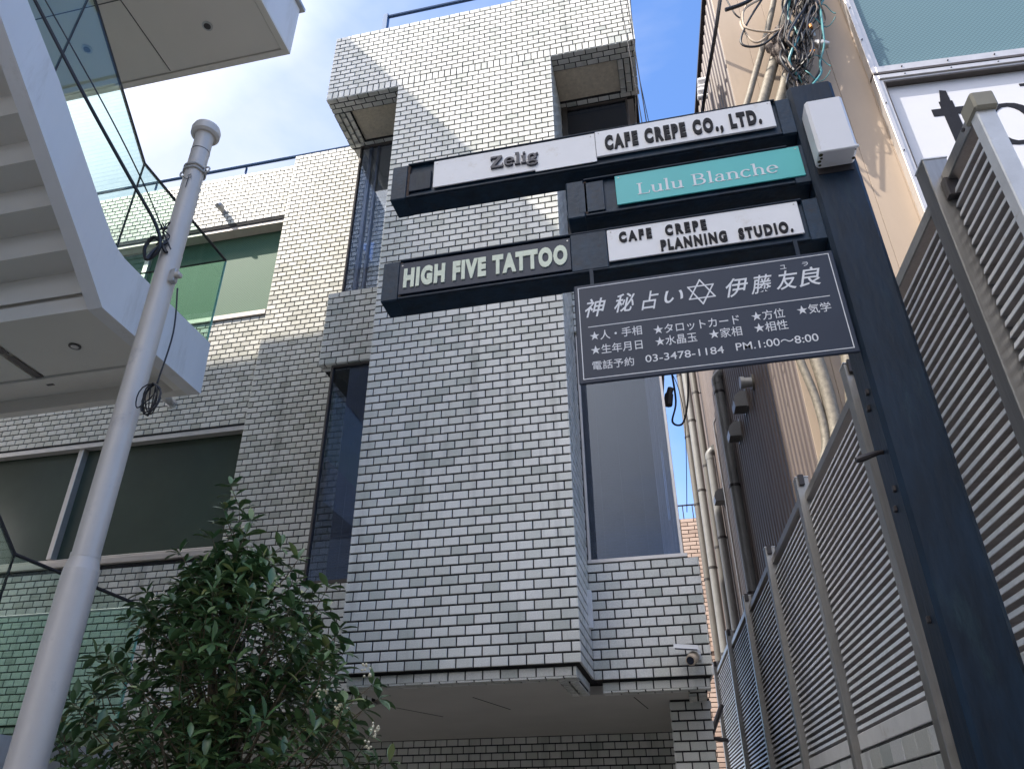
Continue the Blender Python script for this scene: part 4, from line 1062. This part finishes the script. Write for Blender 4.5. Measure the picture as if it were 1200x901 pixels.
c = nz(963, 53, UC - 0.1); cj.tube([c + Vector((-.05, 0, .05)), c + Vector((0, 0, 0)), c + Vector((.06, 0, -.02))], [0.03, 0.05, 0.03], 10)
c = nz(950, 40, UC - 0.1); cj.tube([c + Vector((-.03, 0, .05)), c, c + Vector((.02, 0, -.06))], [0.02, 0.045, 0.02], 10)
tag(cj.build('cable_clamp', M['galv'], None, True), 'grey metal clamp in the middle of the tangled wires', 'clamp')
c = nz(950, 31, UC - 0.18); tag(MB().tube([c + Vector((0, 0, .02)), c + Vector((0, 0, -.02))], 0.014, 10).build('cable_tag', M['orange'], None, True), 'small orange tag on a wire, upper one', 'tag', 'orange wire tags')
c = nz(952, 60, UC - 0.18); tag(MB().tube([c + Vector((-.02, 0, .0)), c + Vector((.02, 0, -.005))], 0.011, 10).build('cable_tag', M['orange'], None, True), 'small orange tag on a wire, lower one', 'tag', 'orange wire tags')
wire('power_cable', [nz(848, -30, 4.7), nz(838, 40, 5.0), nz(826, 110, 5.6), nz(821, 150, 6.2)], 0.020, 'dark_steel', 'dark cable running down along the beige roof edge')
ins = MB()
for k in range(4): c = nz(823, 96 + 6 * k, 6.0); ins.tube([c + Vector((-.05, 0, 0)), c + Vector((.06, 0, 0))], 0.045 if k % 2 == 0 else 0.03, 12)
tag(ins.build('insulator', M['plate'], None, True), 'white ribbed insulator at the beige roof edge', 'insulator')
loop([(846, -10), (860, 15), (868, 22)], 0.008, 'cable', 'short dark cable at the top of the beige corner')

# drain pipes, vent hoods and elbows on the alley wall
def drain(u, n, z0, z1, r, m, label, elbow=None, bends=None):
    p = empty('drain_pipe', label, 'pipe', 'drain pipes in the alley')
    MB().tube([F(n, u, z0), F(n, u, z1)], r, 16).build('pipe', M[m], p, True)
    zz = z0 + 1.3
    while zz < z1:
        MB().tube([F(n, u, zz), F(n, u, zz + 0.03)], r * 1.12, 16).build('clip', M['dark_steel'], p, True)
        MB().tube([F(n, u, zz + .015), F(NC, u, zz + .015)], 0.008, 6).build('bracket', M['dark_steel'], p, True)
        zz += 1.25
    if elbow:
        MB().tube(smooth_path([F(n, u, z1 - 0.02), F(n, u, z1 + r * 1.2), F(n + r * 1.2, u - r * .5, z1 + r * 2.4), F(NC, u - r, z1 + r * 2.5)], 5), r * 1.08, 14).build('elbow', M[m], p, True)
drain(8.55, 1.33, 0, 6.45, 0.060, 'pipe', 'thick grey drain pipe with an elbow below the board', True)
drain(10.35, 1.33, 0, 6.25, 0.055, 'pipe', 'grey drain pipe with an elbow left of the vent hoods', True)
drain(10.75, 1.31, 0, 9.4, 0.050, 'pipe_light', 'light grey drain pipe rising behind the second elbow')
drain(11.7, 1.30, 0, 9.4, 0.060, 'pipe', 'dark grey drain pipe second from the left in the alley')
drain(12.3, 1.27, 0, 9.4, 0.060, 'pipe_light', 'light grey drain pipe, leftmost against the sky')
p = empty('rod', 'thin chrome rod between the two elbow pipes', 'rod')
MB().tube([F(1.33, 9.45, 2), F(1.33, 9.45, 6.35), F(1.36, 9.45, 6.42)], 0.012, 8).build('shaft', M['galv'], p, True)
hood_proto = None
for (u, z_, lab) in ((7.35, 5.42, 'grey vent hood, upper one of the close pair'), (8.0, 5.40, 'grey vent hood, lower one of the close pair'), (10.05, 5.45, 'grey vent hood alone beside the pipes further down')):
    h = empty('vent_hood', lab, 'vent', 'vent hoods on the brown wall')
    pr = [(0, 0, 0), (-0.13, 0, 0), (-0.14, 0, 0.07), (-0.12, 0, 0.13), (-0.07, 0, 0.17), (0, 0, 0.18)]
    MB().prism([F(NC + a, u - 0.09, z_ + c_) for a, b, c_ in pr], DV * 0.18).build('hood', M['vent'], h)
    MB().box(NC - 0.012, NC, u - 0.11, u + 0.11, z_ - 0.02, z_ + 0.20, FT).build('back_plate', M['vent'], h)
h = empty('wall_vent', 'round metal pipe vent above the hoods on the brown wall', 'vent')
MB().tube([F(NC, 6.8, 5.43), F(NC - 0.10, 6.8, 5.43)], 0.05, 14).build('neck', M['galv'], h, True)
MB().tube([F(NC, 6.8, 5.43), F(NC - 0.02, 6.8, 5.43)], 0.08, 14).build('flange', M['conduit'], h, True)
MB().tube([F(NC - 0.09, 6.8, 5.43), F(NC - 0.13, 6.8, 5.43)], 0.062, 14).build('cap', M['galv'], h, True)

# ================================================================== fence
FE = empty('louvre_fence', 'brushed aluminium louvre fence stepping away down the alley', 'fence')
posts = [(1.80, 3.29), (2.92, 3.268), (4.15, 3.282), (5.44, 3.31), (6.84, 3.35), (8.45, 3.42), (10.3, 3.45)]
nF = 1.03
for i, (u, zt) in enumerate(posts):
    p = MB().bbox(0.978, 1.047, u, u + 0.066, 0.9, zt, 0.0025, FT).build('post', M['fence_alu'], FE)
    MB().bbox(0.976, 1.049, u - 0.002, u + 0.068, zt + 0.0002, zt + 0.006, 0.001, FT).build('post_cap', M['slat'], p)
slat_me = {}
def panel(u0, u1, zt):
    zt2 = zt; z = 1.985
    MB().bbox(nF - 0.018, nF + 0.022, u0, u1, zt2 - 0.045, zt2, 0.003, FT).build('rail', M['fence_alu'], FE)
    MB().bbox(nF - 0.018, nF + 0.022, u0, u1, 1.90, 1.968, 0.003, FT).build('coping', M['coping'], FE)
    n = int((zt2 - 0.05 - 1.985) / 0.0345)
    key = round(u1 - u0, 3)
    for k in range(n):
        if key not in slat_me:
            L_ = u1 - u0
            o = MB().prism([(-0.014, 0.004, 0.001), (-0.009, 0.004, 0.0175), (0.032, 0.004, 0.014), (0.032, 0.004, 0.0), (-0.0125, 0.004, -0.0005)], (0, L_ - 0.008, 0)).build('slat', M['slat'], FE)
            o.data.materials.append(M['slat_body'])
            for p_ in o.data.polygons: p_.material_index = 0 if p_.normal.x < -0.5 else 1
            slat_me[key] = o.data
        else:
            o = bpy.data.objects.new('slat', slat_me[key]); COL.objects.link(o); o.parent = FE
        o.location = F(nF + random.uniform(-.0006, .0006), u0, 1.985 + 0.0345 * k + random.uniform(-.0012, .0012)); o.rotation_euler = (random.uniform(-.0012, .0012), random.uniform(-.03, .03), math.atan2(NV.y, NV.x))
for i in range(len(posts) - 1):
    panel(posts[i][0] + 0.067, posts[i + 1][0] - 0.001, (3.225, 3.19, 3.235, 3.26, 3.30, 3.36)[i])
# nearest short bay ends in a capped stile
panel(1.575, 1.799, 3.225)
st = MB().bbox(nF - 0.022, nF + 0.026, 1.535, 1.574, 1.90, 3.215, 0.003, FT).build('stile', M['slat'], FE)
MB().bbox(nF - 0.028, nF + 0.032, 1.52, 1.592, 3.185, 3.245, 0.006, FT).build('end_cap', M['cap'], FE)
MB().tube([F(nF - 0.0285, 1.60, 3.19), F(nF - 0.034, 1.60, 3.19)], 0.006, 8).build('screw', M['dark_steel'], FE)
MB().bbox(nF - 0.03, nF + 0.01, 1.772, 1.799, 3.12, 3.19, 0.003, FT).build('corner_bracket', M['dark_steel'], FE)
for i in range(1, 7):
    MB().bbox(0.99, 1.02, posts[i][0] - 0.018, posts[i][0] - 0.003, posts[i][1] - 0.05, posts[i][1] + 0.012, 0.002, FT).build('corner_bracket', M['dark_steel'], FE)
bw = MB().box(1.015, 1.14, 1.5, 12.0, 0, 1.895, FT).build('base_wall', M['mortar'], FE)
FTL = []
for i in range(len(posts) - 1):
    a = posts[i][0] + 0.067; b = posts[i + 1][0] - 0.002
    pp = F(1.006, b, 1.53)
    brick_face(bw, pp, -DV, ZUP, b - a, 0.36, 0, bl=0.168, rh=0.09, jx=0.007, jz=0.009, m='fence_tile', store=FTL, soldier=True)
emit_bricks(FTL, 260, 'tile')

# ================================================================== building at the end of the alley
EB = empty('far_building', 'pink tiled building at the far end of the alley', 'building')
wl = MB().box(-0.6, 3.0, 14.0 + e, 19, 0, 6.7).build('wall', M['pink_mortar'], EB)
FB_L = []
brick_face(wl, (0.15, 14.0, 2.0), PX, ZUP, 1.3, 4.7, 0, bl=0.24, rh=0.075, jx=0.014, jz=0.014, m='pink_tile', store=FB_L,
           holes=((0.3, 1.3, 2.35, 2.95),))
emit_bricks(FB_L, 200, 'brick')
MB().box(0.0, 1.6, 13.97, 14.03, 4.30, 4.38).build('window_ledge', M['orange'] if False else M['pink_tile'], EB)
fw = MB().box(0.43, 1.5, 13.98, 14.01, 4.38, 4.93).build('window', M['alu'], EB)
MB().box(0.50, 0.9, 13.972, 13.979, 4.42, 4.89).build('pane', M['win_lower'], fw)
rl = MB().tube([(-0.5, 14.1, 7.0), (2.0, 14.1, 7.0)], 0.015, 6)
for k in range(14): rl.tube([(-0.5 + 0.18 * k, 14.1, 6.7), (-0.5 + 0.18 * k, 14.1, 7.0)], 0.010, 5)
rl.build('roof_rail', M['dark_steel'], EB)
an = empty('bracket_arm', 'dark bracket arm sticking out beside the far end of the fence', 'bracket')
MB().tube([F(0.98, 9.9, 2.9), F(0.80, 9.9, 2.55)], 0.03, 8).build('strut', M['dark_steel'], an, True)
MB().tube([F(1.0, 9.9, 2.52), F(0.76, 9.9, 2.55)], 0.022, 8).build('arm', M['dark_steel'], an, True)

# wires over the roofs
wire('overhead_wire', [at(722, -25, 4.4), at(752, 142, 4.7), at(775, 300, 5.2)], 0.0045, 'cable', 'overhead wire crossing the right roof corner, leftmost of three', 'wire', 'overhead wires')
wire('overhead_wire', [at(731, -25, 4.3), at(757, 140, 4.7), at(782, 290, 5.2)], 0.0045, 'cable', 'overhead wire crossing the right roof corner, middle of three', 'wire', 'overhead wires')
wire('overhead_wire', [at(737, -25, 4.3), at(744, 60, 4.6), at(760, 142, 5.0), at(800, 320, 5.6)], 0.0035, 'cable', 'overhead wire crossing the right roof corner, rightmost of three', 'wire', 'overhead wires')
wire('alley_wire', [at(786, 430, 6.6), at(792, 470, 6.6), at(788, 494, 6.5), at(800, 496, 6.6), at(806, 470, 6.7), at(806, 430, 6.8)], 0.010, 'cable', 'black cable looping down beside the bay window in the alley', 'cable')
wire('alley_wire', [at(783, 430, 6.4), at(795, 455, 6.6), at(803, 500, 6.8), at(805, 600, 7)], 0.004, 'cable', 'thin wire hanging against the sky in the alley', 'cable')
mt_ = MB().tube([at(784, 462, 6.4), at(783, 475, 6.4)], 0.04, 8).tube([at(786, 455, 6.4), at(784, 462, 6.4)], 0.03, 8)
tag(mt_.build('cable_joint', M['dark_steel'], None, True), 'dark cable joint at the edge of the bay window', 'cable joint')

# ================================================================== shrub
SH = empty('osmanthus_shrub', 'bushy dark green shrub with glossy leaves and small cream flowers', 'shrub')
rs = random.Random(21)
base = Vector((-2.35, 3.95, 0.0))
stems = MB(); LEAVES = []
def halfw(h):
    pts_ = ((0.8, 0.70), (1.5, 0.86), (2.0, 0.84), (2.35, 0.76), (2.6, 0.64), (2.80, 0.42), (2.95, 0.20), (3.3, 0.02))
    for (a, wa), (b, wb_) in zip(pts_, pts_[1:]):
        if a <= h <= b: return wa + (wb_ - wa) * (h - a) / (b - a)
    return 0.02
def axis_x(h): return -2.44 - 0.12 * max(0.0, (h - 2.2)) / 1.1
trunk = [Vector((axis_x(h) + 0.03 * math.sin(h * 3), 3.95 + 0.02 * math.cos(h * 4), h)) for h in (0, 0.4, 0.8, 1.2, 1.6, 2.0, 2.4, 2.8, 3.15)]
stems.tube(trunk, [0.04, 0.036, 0.032, 0.028, 0.024, 0.018, 0.013, 0.008, 0.004], 8)
clus = []
for k in range(640):
    h = 0.95 + 2.05 * rs.random() ** 1.08
    w = halfw(h)
    a = rs.uniform(0, 2 * math.pi); rr_ = w * (rs.random() ** 0.42) * rs.uniform(0.86, 1.06)
    lump = 1 + 0.16 * math.sin(3 * a + 4 * h) + 0.12 * math.sin(5 * a - 7 * h)
    clus.append(Vector((axis_x(h) + rr_ * lump * math.cos(a), 3.95 + rr_ * lump * 0.85 * math.sin(a), h)))
for tipx, tipz in ((-2.55, 3.38), (-2.60, 3.26), (-2.40, 3.16), (-2.24, 3.02), (-2.06, 2.90), (-3.02, 2.80), (-1.84, 2.72), (-3.28, 2.46), (-1.76, 2.40), (-2.82, 3.0), (-1.55, 2.22), (-3.36, 2.1)):
    for q_ in (0.0, 0.09, 0.19):
        clus.append(Vector((tipx + (axis_x(tipz) - tipx) * q_ * 0.9, 3.85 + rs.uniform(-.08, .08), tipz - q_ * 1.1)))
for c in clus:
    out = Vector((c.x - axis_x(c.z), (c.y - 3.95), 0)); out = out.normalized() if out.length > 0.02 else Vector((0, 0, 0))
    dd = (out * rs.uniform(0.35, 0.9) + Vector((rs.uniform(-.25, .25), rs.uniform(-.25, .25), rs.uniform(0.45, 1.1)))).normalized()
    ln = rs.uniform(0.16, 0.30); b0 = c - dd * ln - out * 0.05
    mid = (b0 + c) / 2 + Vector((rs.uniform(-.015, .015), rs.uniform(-.015, .015), -.01))
    stems.tube([b0, mid, c], [0.0035, 0.0028, 0.0016], 4)
    if rs.random() < 0.16:      # a limb back to the trunk
        hb = max(0.5, c.z - rs.uniform(0.4, 0.9)); tb = Vector((axis_x(hb), 3.95, hb))
        stems.tube(smooth_path([tb, tb.lerp(b0, 0.5) + Vector((0, 0, -0.04)), b0], 4), 0.0065, 5)
    for (q, cnt, spread) in ((c, 6, 0.72), (mid.lerp(c, 0.45), 4, 0.95), (mid, 3, 1.0)):
        a0 = rs.uniform(0, 6.28); s1 = dd.orthogonal().normalized(); s2 = dd.cross(s1)
        for k in range(cnt):
            a = a0 + 2 * math.pi * k / cnt + rs.uniform(-.35, .35)
            ax = (dd * (1 - spread * 0.75) + (s1 * math.cos(a) + s2 * math.sin(a)) * spread + Vector((0, 0, rs.uniform(-.35, .1)))).normalized()
            LEAVES.append((q, ax, rs.uniform(0.066, 0.118)))
def leaf_pts(L_):
    w = L_ * 0.185; c = L_ * 0.10
    v = [(0, 0, 0), (L_ * .12, 0, 0), (L_ * .35, w * .86, c * .5), (L_ * .35, 0, -0.0), (L_ * .35, -w * .86, c * .5), (L_ * .62, w, c * .42), (L_ * .64, 0, -c * .15), (L_ * .62, -w, c * .42), (L_ * .86, w * .5, c * .0), (L_ * .86, 0, -c * .55), (L_ * .86, -w * .5, c * .0), (L_, 0, -c * .95)]
    f = [(0, 1, 2), (0, 4, 1), (1, 3, 2), (1, 4, 3), (2, 3, 6, 5), (3, 4, 7, 6), (5, 6, 9, 8), (6, 7, 10, 9), (8, 9, 11), (9, 10, 11)]
    return v, f
vis = []
rest = MB()
for i, (q, ax, L_) in enumerate(LEAVES):
    pr_ = proj(q)
    if pr_ and 0 < pr_[0] < 1200 and 0 < pr_[1] < 895: vis.append((L_ / (q - EYE).length * (1.3 if q.y < 3.8 else 1.0), i))
vis.sort(reverse=True); single = set(i for s, i in vis[:300])
leaf_cache = {}
for i, (q, ax, L_) in enumerate(LEAVES):
    up = Vector((0, 0, 1)); sd = up.cross(ax)
    sd = sd.normalized() if sd.length > 0.1 else Vector((1, 0, 0))
    nn = ax.cross(sd).normalized(); a = rs.uniform(-.5, .5)
    sd2 = (sd * math.cos(a) + nn * math.sin(a)); nn2 = ax.cross(sd2)
    mt = Matrix((ax, sd2, nn2)).transposed().to_4x4(); mt.translation = q
    if i in single:
        key = round(L_ / 0.008)
        if key not in leaf_cache:
            v, f = leaf_pts(key * 0.008); me = bpy.data.meshes.new('leaf'); me.from_pydata(v, [], f); me.update()
            for p_ in me.polygons: p_.use_smooth = True
            me.materials.append(M['leaf']); leaf_cache[key] = me
        o = bpy.data.objects.new('leaf', leaf_cache[key]); COL.objects.link(o); o.parent = SH; o.matrix_world = mt
    else:
        v, f = leaf_pts(L_); rest.add([mt @ Vector(p_) for p_ in v], f)
me = bpy.data.meshes.new('foliage'); me.from_pydata(rest.v, [], rest.f); me.update(); me.materials.append(M['leaf'])
for p_ in me.polygons: p_.use_smooth = True
o = bpy.data.objects.new('foliage', me); COL.objects.link(o); o.parent = SH; o['kind'] = 'stuff'
stems.build('branches', M['bark'], SH, True)
fl = MB()
for (px_, py_) in ((398, 826), (404, 833), (428, 782), (432, 788), (402, 822), (380, 808), (437, 858), (432, 872), (440, 850), (372, 812)):
    c = at(px_, py_, 3.65)
    for k in range(7):
        q = c + Vector((rs.uniform(-.02, .02), rs.uniform(-.02, .02), rs.uniform(-.02, .02)))
        fl.tube([q + Vector((0, 0, -.005)), q, q + Vector((0, 0, .006))], [0.003, 0.007, 0.003], 5)
fl = fl.build('flowers', M['flower'], SH, True); fl['kind'] = 'stuff'

# ================================================================== street behind the camera (seen only in reflections)
for (x0, x1, y0, y1, h, lab) in ((-4, 6, -16, -10, 7.5, 'pale low building across the street behind the viewer'), (8, 20, -18, -9, 11, 'tall pale building across the street at the right')):
    o = empty('street_building', lab, 'building', 'buildings across the street')
    MB().box(x0, x1, y0, y1, 0, h).build('wall', M['city'], o)
    for k in range(int((x1 - x0) / 2)):
        for j in range(int(h / 3)):
            MB().box(x0 + 0.6 + 2 * k, x0 + 1.6 + 2 * k, y1, y1 + 0.04, 1 + 3 * j, 2.4 + 3 * j).build('window', M['win_lower'], o)
